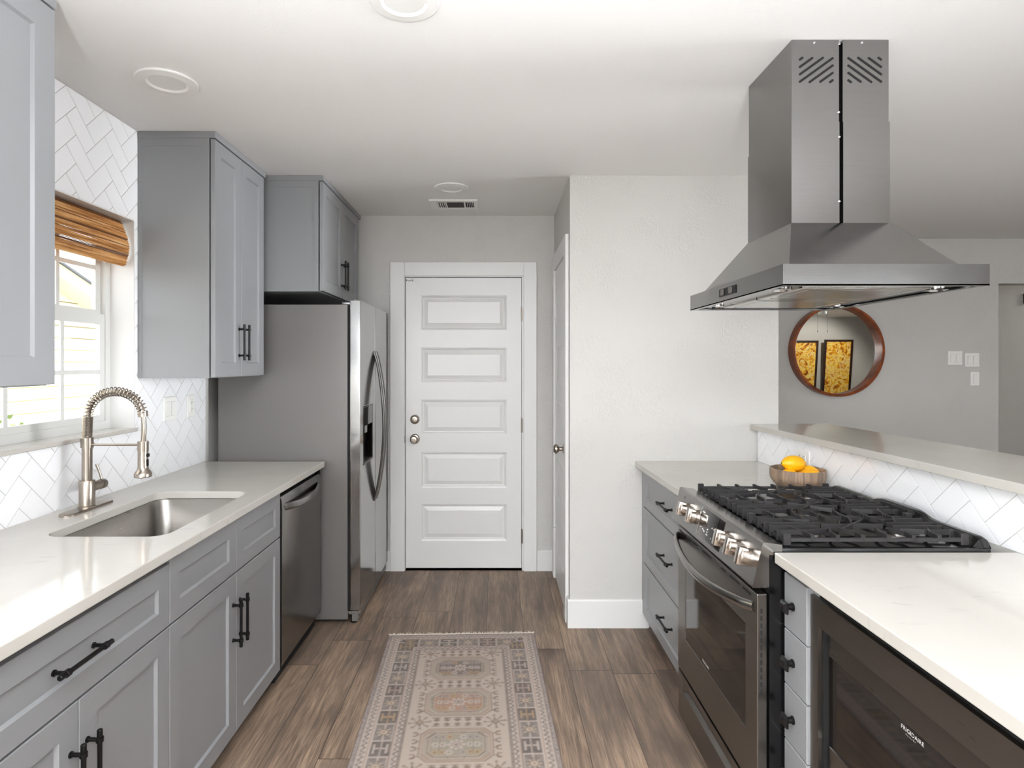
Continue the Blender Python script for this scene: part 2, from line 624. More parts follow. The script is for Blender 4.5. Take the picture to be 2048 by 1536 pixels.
# ------------------------------------------------------------------ setting
def tile_polys(u0, u1, v0, v1, pu, pv, w=0.0765, gap=0.0028, holes=()):
    """2:1 herringbone at 45 degrees; (pu,pv): a peak of the zigzag"""
    s2 = math.sqrt(2)
    du, dv = pu + 3 / s2 * w, pv - 3 / s2 * w
    regs = [(u0, u1, v0, v1)]
    for (a0, a1, b0, b1) in holes:
        nr = []
        for (x0, x1, y0, y1) in regs:
            if a1 <= x0 or a0 >= x1 or b1 <= y0 or b0 >= y1:
                nr.append((x0, x1, y0, y1)); continue
            if a0 > x0: nr.append((x0, a0, y0, y1))
            if a1 < x1: nr.append((a1, x1, y0, y1))
            m0, m1 = max(x0, a0), min(x1, a1)
            if b0 > y0: nr.append((m0, m1, y0, b0))
            if b1 < y1: nr.append((m0, m1, b1, y1))
        regs = nr

    def clip(poly, axis, val, keep_gt):
        out = []
        n = len(poly)
        for i in range(n):
            p, q = poly[i], poly[(i + 1) % n]
            a = (p[axis] - val) * (1 if keep_gt else -1)
            b = (q[axis] - val) * (1 if keep_gt else -1)
            if a >= 0: out.append(p)
            if (a > 0 and b < 0) or (a < 0 and b > 0):
                t = a / (a - b)
                out.append((p[0] + (q[0] - p[0]) * t, p[1] + (q[1] - p[1]) * t))
        return out

    polys = []
    g = gap / 2 / w
    span = int(max(u1 - u0, v1 - v0) / w) + 14
    for a in range(-span, span):
        for bb in range(-span // 2 - 1, span // 2 + 2):
            ox, oy = a + 2 * bb, a - 2 * bb
            for (x0, y0, x1, y1) in ((0, 0, 2, 1), (0, 1, 1, 3)):
                q = [(ox + x0 + g, oy + y0 + g), (ox + x1 - g, oy + y0 + g), (ox + x1 - g, oy + y1 - g), (ox + x0 + g, oy + y1 - g)]
                q = [((x - y) / s2 * w + du, (x + y) / s2 * w + dv) for x, y in q]
                if max(p[0] for p in q) < u0 or min(p[0] for p in q) > u1 or max(p[1] for p in q) < v0 or min(p[1] for p in q) > v1:
                    continue
                for (x0_, x1_, y0_, y1_) in regs:
                    c = q
                    for ax, val, gt in ((0, x0_, True), (0, x1_, False), (1, y0_, True), (1, y1_, False)):
                        if len(c) >= 3:
                            c = clip(c, ax, val, gt)
                    if len(c) >= 3:
                        area = abs(sum(c[i][0] * c[(i + 1) % len(c)][1] - c[(i + 1) % len(c)][0] * c[i][1] for i in range(len(c)))) / 2
                        if area > 2e-6:
                            polys.append(c)
    return polys

def tile_mesh(polys, mp, grout_rects):
    b = B()
    for c in polys:
        b.prism(c, mp, -0.001, 0.0022, 0)
    for (u0, u1, v0, v1) in grout_rects:
        b.prism(rect(u0, v0, u1, v1), mp, -0.003, 0.0008, 1)
    return b

# floor / ceiling
obj('floor', B().box((-1.9, -3.6, -0.08), (8.9, 6.4, 0)), M['floor'], kind='structure')
obj('ceiling', B().box((-1.9, -3.6, CEIL), (10.6, 6.4, CEIL + 0.12)), M['ceil'], kind='structure')  # runs past the right wall as an added unseen eave that blocks sun

# left wall with the window opening
WY0, WY1, WZ0, WZ1 = 1.709, 2.623, 1.150, 2.080
wl = obj('wall_left', B().plate(rect(-3.6, 0, YF, CEIL), [rect(WY0, WZ0, WY1, WZ1), rect(-2.6, 0.9, -1.0, 2.1)], mpX(XL - 0.003, -1), 0, 0.137), M['wall'], kind='structure')
hole = (WY0, WY1, WZ0, WZ1)
tp = tile_polys(0.9, 3.265, CT - 0.01, CEIL - 0.002, 2.205, CEIL - 0.002, holes=[hole])
gr = [(0.9, WY0, CT - .01, CEIL - .001), (WY1, 3.265, CT - .01, CEIL - .001), (WY0, WY1, CT - .01, WZ0), (WY0, WY1, WZ1, CEIL - .001)]
obj('tile_facing', tile_mesh(tp, mpX(XL - 0.0022), gr), [M['tile'], M['grout']], wl, label='white glazed herringbone tile')
# plain reveal of the window opening
rv = B()
rv.box((XL - 0.138, WY1 - 0.004, WZ0), (XL + 0.0002, WY1 + 0.002, WZ1)).box((XL - 0.138, WY0 - 0.002, WZ0), (XL + 0.0002, WY0 + 0.004, WZ1))
rv.box((XL - 0.138, WY0, WZ1 - 0.004), (XL + 0.0002, WY1, WZ1 + 0.002))
obj('reveal', rv, M['white'], wl)

# rear, right, mirror wall etc.
w = obj('wall_rear', B().plate(rect(-1.9, 0, 8.9, CEIL), [rect(-1.1, 0.75, 1.5, 2.35), rect(2.6, 0.02, 5.0, 2.3)], mpY(-3.4, -1), 0, 0.2), M['wall'], kind='structure')
w = obj('wall_right', B().plate(rect(-3.6, 0, 6.4, CEIL), [rect(0.3, 0.8, 2.9, 2.3)], mpX(8.6, 1), 0, 0.2), M['wall'], kind='structure')
b = B()
b.box((XPR, YB, 0), (4.161, YB + 0.12, CEIL)).box((4.161, YB, 2.112), (5.6, YB + 0.12, CEIL)).box((5.6, YB, 0), (8.6, YB + 0.12, CEIL))
obj('wall_mirror', b, M['wall'], kind='structure')
obj('wall_hall', B().box((1.5, 5.95, 0), (8.6, 6.07, CEIL)), M['wall'], kind='structure')
obj('wall_far', B().plate(rect(XL - 0.25, 0, XP + 0.01, CEIL), [rect(-0.655, -0.01, 0.197, 2.072)], mpY(YF, 1), 0, 0.16), M['wall'], kind='structure')
b = B()
b.plate([(XP, YP), (XPR, YP), (XPR, YB + 0.1), (XP, YB + 0.1)], [], mpZ(0), 0, CEIL)
obj('wall_pantry', b, M['wall'], kind='structure')

# bar half wall (slightly skewed) with tiled face
BA = (1.432, 3.262); BBk = (1.432 + 0.0289 * 2.52, 0.742)
bdir = Vector((BBk[0] - BA[0], BBk[1] - BA[1], 0)); blen = bdir.length; bdir.normalize()
bnor = Vector((-abs(bdir.y), -bdir.x * (1 if bdir.y < 0 else -1), 0)); bnor = Vector((bdir.y, -bdir.x, 0))
if bnor.x > 0: bnor = -bnor
BZ = 1.087
def mpBar(u, v, d):
    p = Vector((BA[0], BA[1], 0)) + bdir * u + bnor * d
    return Vector((p.x, p.y, v))
bw = obj('wall_bar', B().prism(rect(0, 0, blen, BZ), mpBar, -0.13, -0.0022), M['wall'], kind='structure')
pk = (3.262 - 1.905) / abs(bdir.y)
tp = tile_polys(0.002, blen, CT + 0.001, BZ - 0.001, pk, 1.077)
obj('tile_facing', tile_mesh(tp, lambda u, v, d: mpBar(u, v, d - 0.0022), [(0, blen, CT - .03, BZ - .001)]), [M['tile'], M['grout']], bw, label='white herringbone tile under the bar top')

# baseboards
def base(name, p0, p1, nx, ny, h=0.155, t=0.014):
    b = B()
    p0 = Vector(p0 + (0,)); p1 = Vector(p1 + (0,)); n = Vector((nx, ny, 0))
    prof = [(0, 0), (t, 0), (t, h - 0.008), (t - 0.006, h), (0, h)]
    b.loft([[p + n * a + Vector((0, 0, z)) for a, z in prof] for p in (p0, p1)])
    return obj(name, b, M['white'], kind='structure')
base('baseboard_pantry', (XP - 0.014, YP), (0.835, YP), 0, -1)
base('baseboard_pantry_side', (XP, YP), (XP, 3.325), -1, 0)
base('baseboard_far', (0.286, YF), (XP, YF), 0, -1, 0.143)
base('baseboard_far_left', (-0.80, YF), (-0.742, YF), 0, -1, 0.143)

# ------------------------------------------------------------------ window over the sink
win = thing('window_1', 'white vinyl double hung window with grids over the kitchen sink', 'window', (XL - 0.13, (WY0 + WY1) / 2, WZ0), kind='structure')
XW0, XW1 = -1.785, -1.700
fz0, fz1 = WZ0 + 0.015, WZ1 - 0.004
b = B().plate(rect(WY0 + .004, fz0, WY1 - .004, fz1), [rect(WY0 + .034, fz0 + .035, WY1 - .034, fz1 - .03)], mpX(XW1, -1), 0, 0.040)
obj('window_frame', b, M['vinyl'], win)
def sash(name, z0, z1, xo, rt, rb, rows, muntin_rows):
    b = B()
    y0, y1 = WY0 + .030, WY1 - .030
    b.plate(rect(y0, z0, y1, z1), [rect(y0 + .035, z0 + rb, y1 - .035, z1 - rt)], mpX(xo, -1), 0, 0.018)
    s = obj(name, b, M['vinyl'], win)
    m = B()
    for yy in (2.343, 2.071 - 0.0):
        m.box((xo - 0.010, yy - 0.009, z0 + rb), (xo - 0.004, yy + 0.009, z1 - rt))
    for zz in muntin_rows:
        m.box((xo - 0.0102, y0 + .035, zz - 0.009), (xo - 0.0038, y1 - .035, zz + 0.009))
    obj('grid_bars', m, M['vinyl'], s)
    obj('pane', B().box((xo - 0.015, y0 + .03, z0 + rb - .004), (xo - 0.012, y1 - .03, z1 - rt + .004)), M['glass'], s)
    return s
sash('lower_sash', fz0 + 0.022, 1.662, -1.704, 0.045, 0.040, 2, [1.413])
sash('upper_sash', 1.640, fz1 - 0.02, -1.7225, 0.04, 0.040, 2, [1.862])
obj('window_sill', B().box((XL - 0.108, WY0 + 0.002, WZ0), (XL + 0.012, WY1 + 0.012, WZ0 + 0.016), 0.003), M['quartz'], win)

# rear and living-room windows, unseen; left one and glass door added for fill light
for nm, lab, mp, r, loc in (
        ('window_2', 'wide white framed window in the rear wall behind the camera', mpY(-3.4, -1), (-1.1, 0.75, 1.5, 2.35), (0.2, -3.45, 0.75)),
        ('window_5', 'unseen white framed window added in the left wall for fill light', mpX(-1.60, -1), (-2.6, 0.9, -1.0, 2.1), (-1.66, -1.8, 0.9)),
        ('window_3', 'wide white framed window in the right wall of the living room', mpX(8.6, 1), (0.3, 0.8, 2.9, 2.3), (8.65, 1.6, 0.8)),
        ('window_4', 'unseen sliding glass door added in the rear living room wall for fill light', mpY(-3.4, -1), (2.6, 0.02, 5.0, 2.3), (3.8, -3.45, 0.02))):
    t = thing(nm, lab, 'window', loc, kind='structure')
    u0, v0, u1, v1 = r
    um = (u0 + u1) / 2
    obj('window_frame', B().plate(rect(u0, v0, u1, v1), [rect(u0 + .06, v0 + .06, um - .03, v1 - .06), rect(um + .03, v0 + .06, u1 - .06, v1 - .06)], mp, 0.04, 0.12), M['vinyl'], t)
    obj('pane', B().prism(rect(u0 + .05, v0 + .05, u1 - .05, v1 - .05), mp, 0.078, 0.082), M['glass'], t)

# ------------------------------------------------------------------ exterior door
d1 = thing('door_1', 'white five panel door with deadbolt at the end of the kitchen', 'door', (-0.228, YF, 0), kind='structure')
b = B()
cz = 2.156
b.box((-0.740, YF - 0.02, 0), (-0.640, YF, cz), 0.002).box((0.192, YF - 0.02, 0), (0.282, YF, cz - 0.0), 0.002)
b.box((-0.640, YF - 0.0195, 2.060), (0.192, YF, cz), 0.002)
b.box((-0.655, YF, 0), (-0.638, YF + 0.12, 2.072)).box((0.180, YF, 0), (0.197, YF + 0.12, 2.072)).box((-0.638, YF, 2.055), (0.180, YF + 0.12, 2.072))
b.box((-0.638, YF + 0.062, 0), (0.180, YF + 0.075, 2.055))
obj('door_frame', b, M['white'], d1)
DX0, DX1, DZ0, DZ1 = -0.634, 0.176, 0.014, 2.050
pan = [(1.684, 1.929), (1.316, 1.561), (0.952, 1.196), (0.576, 0.828), (0.204, 0.462)]
mpD = mpY(YF + 0.012, -1)
b = B().plate(rect(DX0, DZ0, DX1, DZ1), [rect(-0.529, z0, 0.074, z1) for z0, z1 in pan], mpD, 0, -0.040)
for z0, z1 in pan:
    b.rings(-0.529, 0.074, z0, z1, [(0, 0), (0.011, -0.004), (0.015, -0.014), (0.020, -0.015), (0.046, -0.006), (0.048, -0.003)], mpD, cap0=False)
leaf = obj('door_leaf', b, M['white'], d1, ang=6)
def knob_y(c, y, parent, name='knob', deadbolt=False):
    b = B()
    if deadbolt:
        b.lathe([(0.033, 0), (0.033, -0.006), (0.028, -0.016), (0.021, -0.020), (0.020, -0.024), (0.004, -0.026)], (c[0], y, c[1]), 'Y', 28)
        b.box((c[0] - 0.003, y - 0.034, c[1] - 0.014), (c[0] + 0.003, y - 0.024, c[1] + 0.014), 0.001)
    else:
        b.lathe([(0.034, 0), (0.034, -0.005), (0.028, -0.012), (0.014, -0.016), (0.012, -0.032), (0.020, -0.040), (0.0275, -0.050), (0.027, -0.060),
                 (0.020, -0.067), (0.010, -0.068), (0.009, -0.072), (0.003, -0.072)], (c[0], y, c[1]), 'Y', 28)
    return obj(name, b, M['nickel'], parent)
knob_y((-0.571, 0.921), YF + 0.012, leaf)
knob_y((-0.571, 1.057), YF + 0.012, leaf, 'deadbolt', True)
for zc in (1.795, 1.015, 0.24):
    b = B().cyl((0.181, YF + 0.004, zc - 0.05), (0.181, YF + 0.004, zc + 0.05), 0.007, n=12)
    b.box((0.176, YF - 0.0005, zc - 0.05), (0.1875, YF + 0.006, zc + 0.05), 0.001)
    obj('hinge', b, M['nickel'], d1)
obj('latch_plate', B().box((-0.640, YF - 0.0215, 0.895), (-0.634, YF + 0.01, 0.945)), M['steeldark'], d1)
b = B()
for i in range(6):
    b.box((-0.632 + i * 0.0085, YF + 0.0112, 2.028 + 0.003 * math.sin(i * 2.1)), (-0.627 + i * 0.0085, YF + 0.013, 2.036 + 0.003 * math.cos(i * 1.3)))
obj('printed_mark', b, M['ink'], leaf, label='small dark print on the upper corner')

# ------------------------------------------------------------------ pantry door (side wall)
d2 = thing('door_2', 'white narrow door in the side wall next to the exterior door', 'door', (XP, 3.72, 0), kind='structure')
b = B()
PZ = 2.175
b.box((XP - 0.019, 3.325, 0), (XP, 3.415, PZ), 0.002).box((XP - 0.019, 4.02, 0), (XP, 4.115, PZ), 0.002)
b.box((XP - 0.0188, 3.415, 2.075), (XP, 4.02, PZ), 0.002)
obj('door_frame', b, M['white'], d2)
b = B()
mpP = mpX(XP - 0.006, -1)
pp = [(1.70, 1.94), (1.32, 1.57), (0.95, 1.20), (0.58, 0.83), (0.20, 0.46)]
b.plate(rect(3.418, 0.012, 4.017, 2.072), [rect(3.51, z0, 3.93, z1) for z0, z1 in pp], mpP, 0, -0.006)
for z0, z1 in pp:
    b.rings(3.51, 3.93, z0, z1, [(0, 0), (0.012, -0.004), (0.04, -0.001)], mpP, cap0=False)
lf2 = obj('door_leaf', b, M['white'], d2, ang=6)
b = B().lathe([(0.032, 0), (0.032, -0.005), (0.026, -0.010), (0.012, -0.014), (0.011, -0.030), (0.018, -0.036), (0.0275, -0.046), (0.027, -0.056), (0.018, -0.064), (0.004, -0.066)],
              (XP - 0.006, 3.48, 0.949), 'X', 28)
obj('knob', b, M['nickel'], lf2)
for zc in (1.80, 0.30):
    b = B().cyl((XP - 0.016, 4.018, zc - 0.045), (XP - 0.016, 4.018, zc + 0.045), 0.006, n=12)
    b.box((XP - 0.0205, 4.0, zc - 0.045), (XP - 0.005, 4.035, zc + 0.045), 0.001)
    obj('hinge', b, M['white'], d2)

# ------------------------------------------------------------------ cabinetry
def shaker(b, u0, u1, v0, v1, mp, fr=0.065, th=0.02, dep=0.008):
    return b.rings(u0, u1, v0, v1, [(0, -th), (0, -0.0015), (0.0015, 0), (fr, 0), (fr + 0.005, -dep + 0.001), (fr + 0.006, -dep)], mp)

def pull(mp, c, vertical, L=0.176, cc=0.128, st=0.030):
    """bar pull with two collared posts; c=(u,v)"""
    b = B()
    def P(a, d):
        return mp(c[0] + (0 if vertical else a), c[1] + (a if vertical else 0), d)
    r = 0.0058
    pts = [-L / 2, -L / 2 + 0.0015, -L / 2 + 0.0195, -L / 2 + 0.0205, L / 2 - 0.0205, L / 2 - 0.0195, L / 2 - 0.0015, L / 2]
    rad = [r * 0.85, r * 1.08, r * 1.08, r * .92, r * .92, r * 1.08, r * 1.08, r * .85]
    b.tube([P(a, st) for a in pts], rad, 14)
    for s in (-1, 1):
        a = s * cc / 2
        b.cyl(P(a, 0), P(a, st), 0.0048, n=12)
        b.cyl(P(a, 0), P(a, 0.003), 0.0075, n=14)
        b.tube([P(a - 0.006, st), P(a - 0.005, st), P(a + 0.005, st), P(a + 0.006, st)], [r, 0.0085, 0.0085, r], 14)
    return b

def left_base(name, label, y0, y1, fronts):
    """fronts: list of (kind, y0, y1, z0, z1, handle)"""
    t = thing(name, label, 'cabinet', (-1.27, (y0 + y1) / 2, 0), 'base cabinets along the window wall')
    b = B()
    x0_, x1_ = XL + 0.002, -0.984
    b.box((x0_, y0 + .001, 0.10), (x1_, y0 + .019, CB - 0.001)).box((x0_, y1 - .019, 0.10), (x1_, y1 - .001, CB - 0.001))
    b.box((x0_, y0 + .019, 0.10), (x1_, y1 - .019, 0.118)).box((x0_, y0 + .019, 0.118), (x0_ + .012, y1 - .019, CB - 0.001))
    b.box((x1_ - .018, y0 + .019, 0.118), (x1_, y1 - .019, 0.14)).box((x1_ - .018, y0 + .019, 0.655), (x1_, y1 - .019, CB - 0.001))
    b.box((x1_ - .018, (y0 + y1) / 2 - .02, 0.14), (x1_, (y0 + y1) / 2 + .02, 0.655))
    obj('body', b, M['cab'], t)
    obj('toe_kick', B().box((XL + 0.01, y0 + .001, 0), (-1.04, y1 - .001, 0.10)), M['cab'], t)
    mp = mpX(-0.962)
    for kind, a0, a1, z0, z1, h in fronts:
        f = obj(kind, shaker(B(), a0, a1, z0, z1, mp, 0.060 if kind == 'door' else 0.055), M['cab'], t)
        if h:
            obj('handle', pull(mp, (h[0], h[1]), h[2]), M['black'], f, label='matte black bar handle')
    return t
g = 0.0015
left_base('base_cabinet', 'grey base cabinet with one wide drawer over two doors, left of the sink cabinet', 0.99, 1.752, [
    ('drawer', 0.99 + g, 1.752 - g, 0.679, 0.860, (1.357, 0.776, False)),
    ('door', 0.99 + g, 1.371 - g, 0.086, 0.673, (1.344, 0.501, True)),
    ('door', 1.371 + g, 1.752 - g, 0.086, 0.673, (1.399, 0.501, True))])
left_base('sink_cabinet', 'grey cabinet under the sink with two false drawer fronts and two doors', 1.752, 2.652, [
    ('drawer', 1.752 + g, 2.202 - g, 0.679, 0.872, None),
    ('drawer', 2.202 + g, 2.650 - g, 0.679, 0.872, None),
    ('door', 1.752 + g, 2.202 - g, 0.086, 0.673, (2.174, 0.501, True)),
    ('door', 2.202 + g, 2.650 - g, 0.086, 0.673, (2.230, 0.501, True))])

def upper(name, label, y0, y1, xf, zb, splits, handles, fr=0.062, endpanel=True):
    """wall cabinet on the left wall, door fronts at x=xf"""
    t = thing(name, label, 'cabinet', ((XL + xf) / 2, (y0 + y1) / 2, zb), 'wall cabinets along the window wall')
    b = B()
    xc = xf - 0.026
    b.box((XL + 0.003, y0, zb), (xc, y1, CEIL - 0.03))
    # thin frame proud of the end panel facing the camera
    e = 0.0025
    b.box((xc - 0.022, y0 - e, zb), (xc, y0, CEIL - 0.03)).box((XL + 0.003, y0 - e, 2.418), (xc - 0.022, y0, CEIL - 0.03))
    b.box((XL + 0.003, y0 - e, zb), (XL + 0.018, y0, 2.418))
    obj('body', b, M['cab'], t)
    obj('top_trim', B().box((XL + 0.003, y0 - 0.006, CEIL - 0.030), (xf + 0.004, y1, CEIL - 0.0005), 0.002), M['cab'], t)
    mp = mpX(xf)
    for (a0, a1), h in zip(splits, handles):
        f = obj('door', shaker(B(), a0, a1, zb + 0.004, CEIL - 0.034, mp, fr, 0.019), M['cab'], t)
        if h:
            obj('handle', pull(mp, h, True, st=0.027), M['black'], f, label='matte black bar handle')
    return t
upper('wall_cabinet', 'grey two door wall cabinet cut off by the photo edge, left of the window', 0.92, 1.690, -1.252, 1.386,
      [(0.921, 1.304), (1.307, 1.689)], [(1.28, 1.56), (1.33, 1.56)], 0.075)
upper('wall_cabinet', 'tall grey two door wall cabinet between the window and the refrigerator', 2.648, 3.222, -1.252, 1.384,
      [(2.650, 2.9235), (2.9265, 3.205)], [(2.896, 1.552), (2.953, 1.552)], 0.062)
upper('wall_cabinet', 'deep grey two door cabinet hung over the refrigerator', 3.268, 4.16, -0.951, 1.845,
      [(3.270, 3.682), (3.685, 4.095)], [(3.652, 1.99), (3.715, 1.99)], 0.062)

# countertop left with sink cut-out
SX0, SX1, SY0, SY1 = -1.41, -1.03, 1.84, 2.487
def counter(name, label, outer, holes, loc, z=CT):
    b = B()
    b.plate(outer, holes, mpZ(z), 0, -0.030)
    bmesh.ops.recalc_face_normals(b.bm, faces=list(b.bm.faces))
    es = [e for e in b.bm.edges if len(e.link_faces) == 2 and e.calc_face_angle(0) > 1.2]
    bmesh.ops.bevel(b.bm, geom=es, offset=0.0025, segments=2, profile=0.5, affect='EDGES')
    return tag(obj(name, b, M['quartz'], loc=loc, ang=12), label, 'countertop')
counter('countertop', 'long white quartz worktop with the sink cut into it', rect(XL + 0.0005, 0.965, -0.938, 3.252),
        [rrect(SX0, SY0, SX1, SY1, 0.055)], (-1.27, 2.1, CB))

# sink
snk = thing('sink', 'stainless undermount single bowl sink below the spring faucet', 'sink', ((SX0 + SX1) / 2, (SY0 + SY1) / 2, 0.68))
b = B()
lo = []
for ins, z, r in ((-0.02, CB - 0.001, 0.07), (-0.003, CB - 0.001, 0.058), (0.0, CB - 0.006, 0.055), (0.006, 0.73, 0.055), (0.014, 0.705, 0.05), (0.04, 0.692, 0.04), (0.12, 0.688, 0.03)):
    lo.append([Vector((x, y, z)) for x, y in rrect(SX0 + ins, SY0 + ins, SX1 - ins, SY1 - ins, r, 8)])
b.loft(lo, cap0=False)
obj('basin', b, M['sinksteel'], snk)
b = B().lathe([(0.043, 0.0), (0.043, 0.003), (0.036, 0.004), (0.032, 0.001), (0.01, 0.0015)], ((SX0 + SX1) / 2, 2.16, 0.6885), n=28)
obj('drain', b, M['chrome'], snk)

# faucet
FX, FY = -1.506, 2.19
fa = thing('faucet', 'brushed nickel spring neck faucet standing behind the sink', 'faucet', (FX, FY, CT))
b = B()
outl = rrect(-0.028, -0.125, 0.028, 0.125, 0.0275, 8)
b.loft([[Vector((FX + x * s, FY + y * (1 - (1 - s) * .3), CT + z)) for x, y in outl] for s, z in ((1, 0.0003), (1, 0.005), (0.9, 0.008))])
obj('base_plate', b, M['nickel'], fa)
b = B().lathe([(0.029, 0.007), (0.029, 0.012), (0.0255, 0.014), (0.0255, 0.104), (0.0245, 0.106), (0.0168, 0.106), (0.0168, 0.226), (0.0205, 0.226), (0.0205, 0.262), (0.019, 0.264), (0.012, 0.264)], (FX, FY, CT), n=32)
obj('body', b, M['nickel'], fa)
b = B().cyl((FX, FY + 0.02, 0.990), (FX, FY + 0.066, 0.990), 0.0175, n=28).cyl((FX, FY + 0.066, 0.990), (FX, FY + 0.070, 0.990), 0.0155, n=28)
b.tube([(FX, FY + .070, .990), (FX, FY + .092, .990), (FX, FY + .096, .990)], [0.0185, 0.0185, 0.016], 28)
b.tube([(FX, FY + .083, .998), (FX - 0.006, FY + .080, 1.03), (FX - 0.016, FY + .074, 1.066)], [0.0045, 0.0045, 0.0050], 12)
obj('lever', b, M['nickel'], fa)
# neck centre line
XS = -1.300
cpath = []
for k in range(8):
    cpath.append((FX + 0.003 * k / 7, FY, 1.178 + (1.245 - 1.178) * k / 7))
ax, rx = (FX + .003 + XS) / 2, (XS - FX - .003) / 2
for k in range(0, 41):
    a = PI * (1 - k / 40 * 0.96)
    cpath.append((ax + rx * math.cos(a), FY, 1.248 + 0.098 * math.sin(a) ** 0.9 if math.sin(a) > 0 else 1.248))
end = cpath[-1]
hose = cpath + [(end[0] + 0.001 + 0.003 * math.sin(PI * k / 6), FY, end[2] - (end[2] - 1.158) * k / 6) for k in range(1, 7)]
obj('hose', B().tube(hose, 0.0085, 14), M['nickel'], fa)
# spring: dense on the straight run, open around the bend
P = [Vector(p) for p in cpath]
S = [0.0]
for a_, b_ in zip(P[:-1], P[1:]):
    S.append(S[-1] + (b_ - a_).length)
def at(s):
    for i in range(len(S) - 1):
        if s <= S[i + 1] or i == len(S) - 2:
            t_ = (s - S[i]) / max(1e-9, S[i + 1] - S[i])
            return P[i].lerp(P[i + 1], t_), (P[i + 1] - P[i]).normalized()
pts = []
s_, ph = 0.0, 0.0
while s_ < S[-1]:
    p, tg = at(s_)
    dense = s_ < 0.075
    e1 = Vector((0, 1, 0)); e2 = tg.cross(e1)
    rr = 0.0148 if dense else 0.0158
    pts.append(p + e1 * math.cos(ph) * rr + e2 * math.sin(ph) * rr)
    ph += 2 * PI / 14
    s_ += (0.0044 if dense else 0.0125) / 14
obj('spring', B().tube(pts, 0.0021, 7), M['nickel'], fa, label='open coil spring around the hose')
b = B().cyl((end[0] - 0.001, FY, end[2] + 0.010), (end[0] + .001, FY, end[2] - 0.010), 0.0165, n=24)
obj('spring_collar', b, M['nickel'], fa)
b = B().cyl((FX + 0.015, FY, 1.150), (XS - 0.012, FY, 1.150), 0.0048, n=12)
b.lathe([(0.0125, -0.018), (0.0185, -0.018), (0.0185, 0.018), (0.0125, 0.018)], (XS, FY, 1.145), n=24)
obj('support_arm', b, M['nickel'], fa)
b = B().lathe([(0.012, 1.160), (0.0168, 1.158), (0.0175, 1.070), (0.019, 1.060), (0.0265, 1.050), (0.0295, 1.044), (0.0295, 1.033), (0.027, 1.031), (0.01, 1.032)], (XS, FY, 0), n=28)
sh = obj('spray_head', b, M['nickel'], fa)
b = B().box((XS + .013, FY - .007, 1.105), (XS + .022, FY + .007, 1.118), 0.002).box((XS + .012, FY - .007, 1.070), (XS + .019, FY + .007, 1.098), 0.003)
obj('spray_button', b, M['black'], sh)

# dishwasher
dw = thing('dishwasher', 'stainless dishwasher with bowed handle at the end of the left counter', 'dishwasher', (-1.27, 2.95, 0))
obj('body', B().box((XL + 0.01, 2.658, 0.02), (-0.992, 3.246, 0.868)), M['void'], dw)
b = B()
sec = [(-0.990, 0.093), (-0.962, 0.093), (-0.958, 0.11), (-0.957, 0.66), (-0.956, 0.80), (-0.960, 0.838), (-0.966, 0.850), (-0.990, 0.850)]
b.loft([[Vector((x, y, z)) for x, z in sec] for y in (2.660, 3.243)])
dd = obj('door', b, M['steelZ'], dw)
pts = []
for k in range(21):
    f = k / 20
    pts.append((-0.962 + 0.040 * math.sin(PI * f) ** 0.6 if 0 < f < 1 else -0.962, 2.69 + 0.50 * f, 0.800 - 0.014 * math.sin(PI * f)))
obj('handle', B().tube(pts, 1.0, 14, flat=(0.017, 0.007), up=(0, 0, 1)), M['steelY'], dd)
obj('toe_kick', B().box((-1.06, 2.660, 0.0), (-1.045, 3.243, 0.10)), M['void'], dw)
obj('side_filler', B().box((-0.99, 3.244, 0.09), (-0.962, 3.252, CB - .001)), M['black'], dw)

# refrigerator
fr = thing('refrigerator', 'grey sided stainless side by side refrigerator with water dispenser', 'refrigerator', (-1.15, 3.71, 0))
FY0, FY1 = 3.292, 4.128
obj('body', B().box((-1.541, FY0, 0.03), (-0.8225, FY1, 1.776), 0.004), M['fridgeside'], fr)
def fdoor(name, y0, y1, holes):
    b = B()
    mp = mpX(-0.752)
    b.plate(rect(y0, 0.082, y1, 1.800), holes, mp, 0, -0.058)
    bmesh.ops.recalc_face_normals(b.bm, faces=list(b.bm.faces))
    es = [e for e in b.bm.edges if len(e.link_faces) == 2 and e.calc_face_angle(0) > 1.2]
    bmesh.ops.bevel(b.bm, geom=es, offset=0.004, segments=2, profile=0.5, affect='EDGES')
    return obj(name, b, M['fridgefront'], fr, ang=12)
DISP = (3.365, 0.872, 3.620, 1.205)
fd = fdoor('freezer_door', FY0 - 0.002, 3.692, [rect(*DISP)])
rd = fdoor('fridge_door', 3.697, FY1, [])
b = B()
mp = mpX(-0.752)
y0, z0, y1, z1 = DISP
b.box((-0.806, y0, z0), (-0.802, y1, z1)).box((-0.802, y0, z0), (-0.753, y0 + .004, z1)).box((-0.802, y1 - .004, z0), (-0.753, y1, z1)).box((-0.802, y0, z1 - .004), (-0.753, y1, z1))
b.box((-0.800, y0 + .004, z1 - 0.115), (-0.7525, y1 - .004, z1 - .004), 0.003)
b.box((-0.79, y0 + .09, z1 - 0.165), (-0.765, y1 - .09, z1 - .115), 0.004)
ds = obj('dispenser', b, M['blackglass'], fd)
b = B().box((-0.800, y0 + .003, z0), (-0.748, y1 - .003, z0 + 0.010), 0.002)
for k in range(7):
    b.box((-0.796 + k * .0065, y0 + .02, z0 + .010), (-0.793 + k * .0065, y1 - .02, z0 + 0.013))
obj('drip_tray', b, M['steeldark'], ds)
for par, yh in ((fd, 3.664), (rd, 3.727)):
    pts = []
    for k in range(25):
        f = k / 24
        pts.append((-0.753 + 0.060 * math.sin(PI * f) ** 0.75 if 0 < f < 1 else -0.753, yh, 1.522 - 0.915 * f))
    obj('handle', B().tube(pts, 1.0, 16, flat=(0.013, 0.009), up=(0, 1, 0)), M['steelZ'], par)
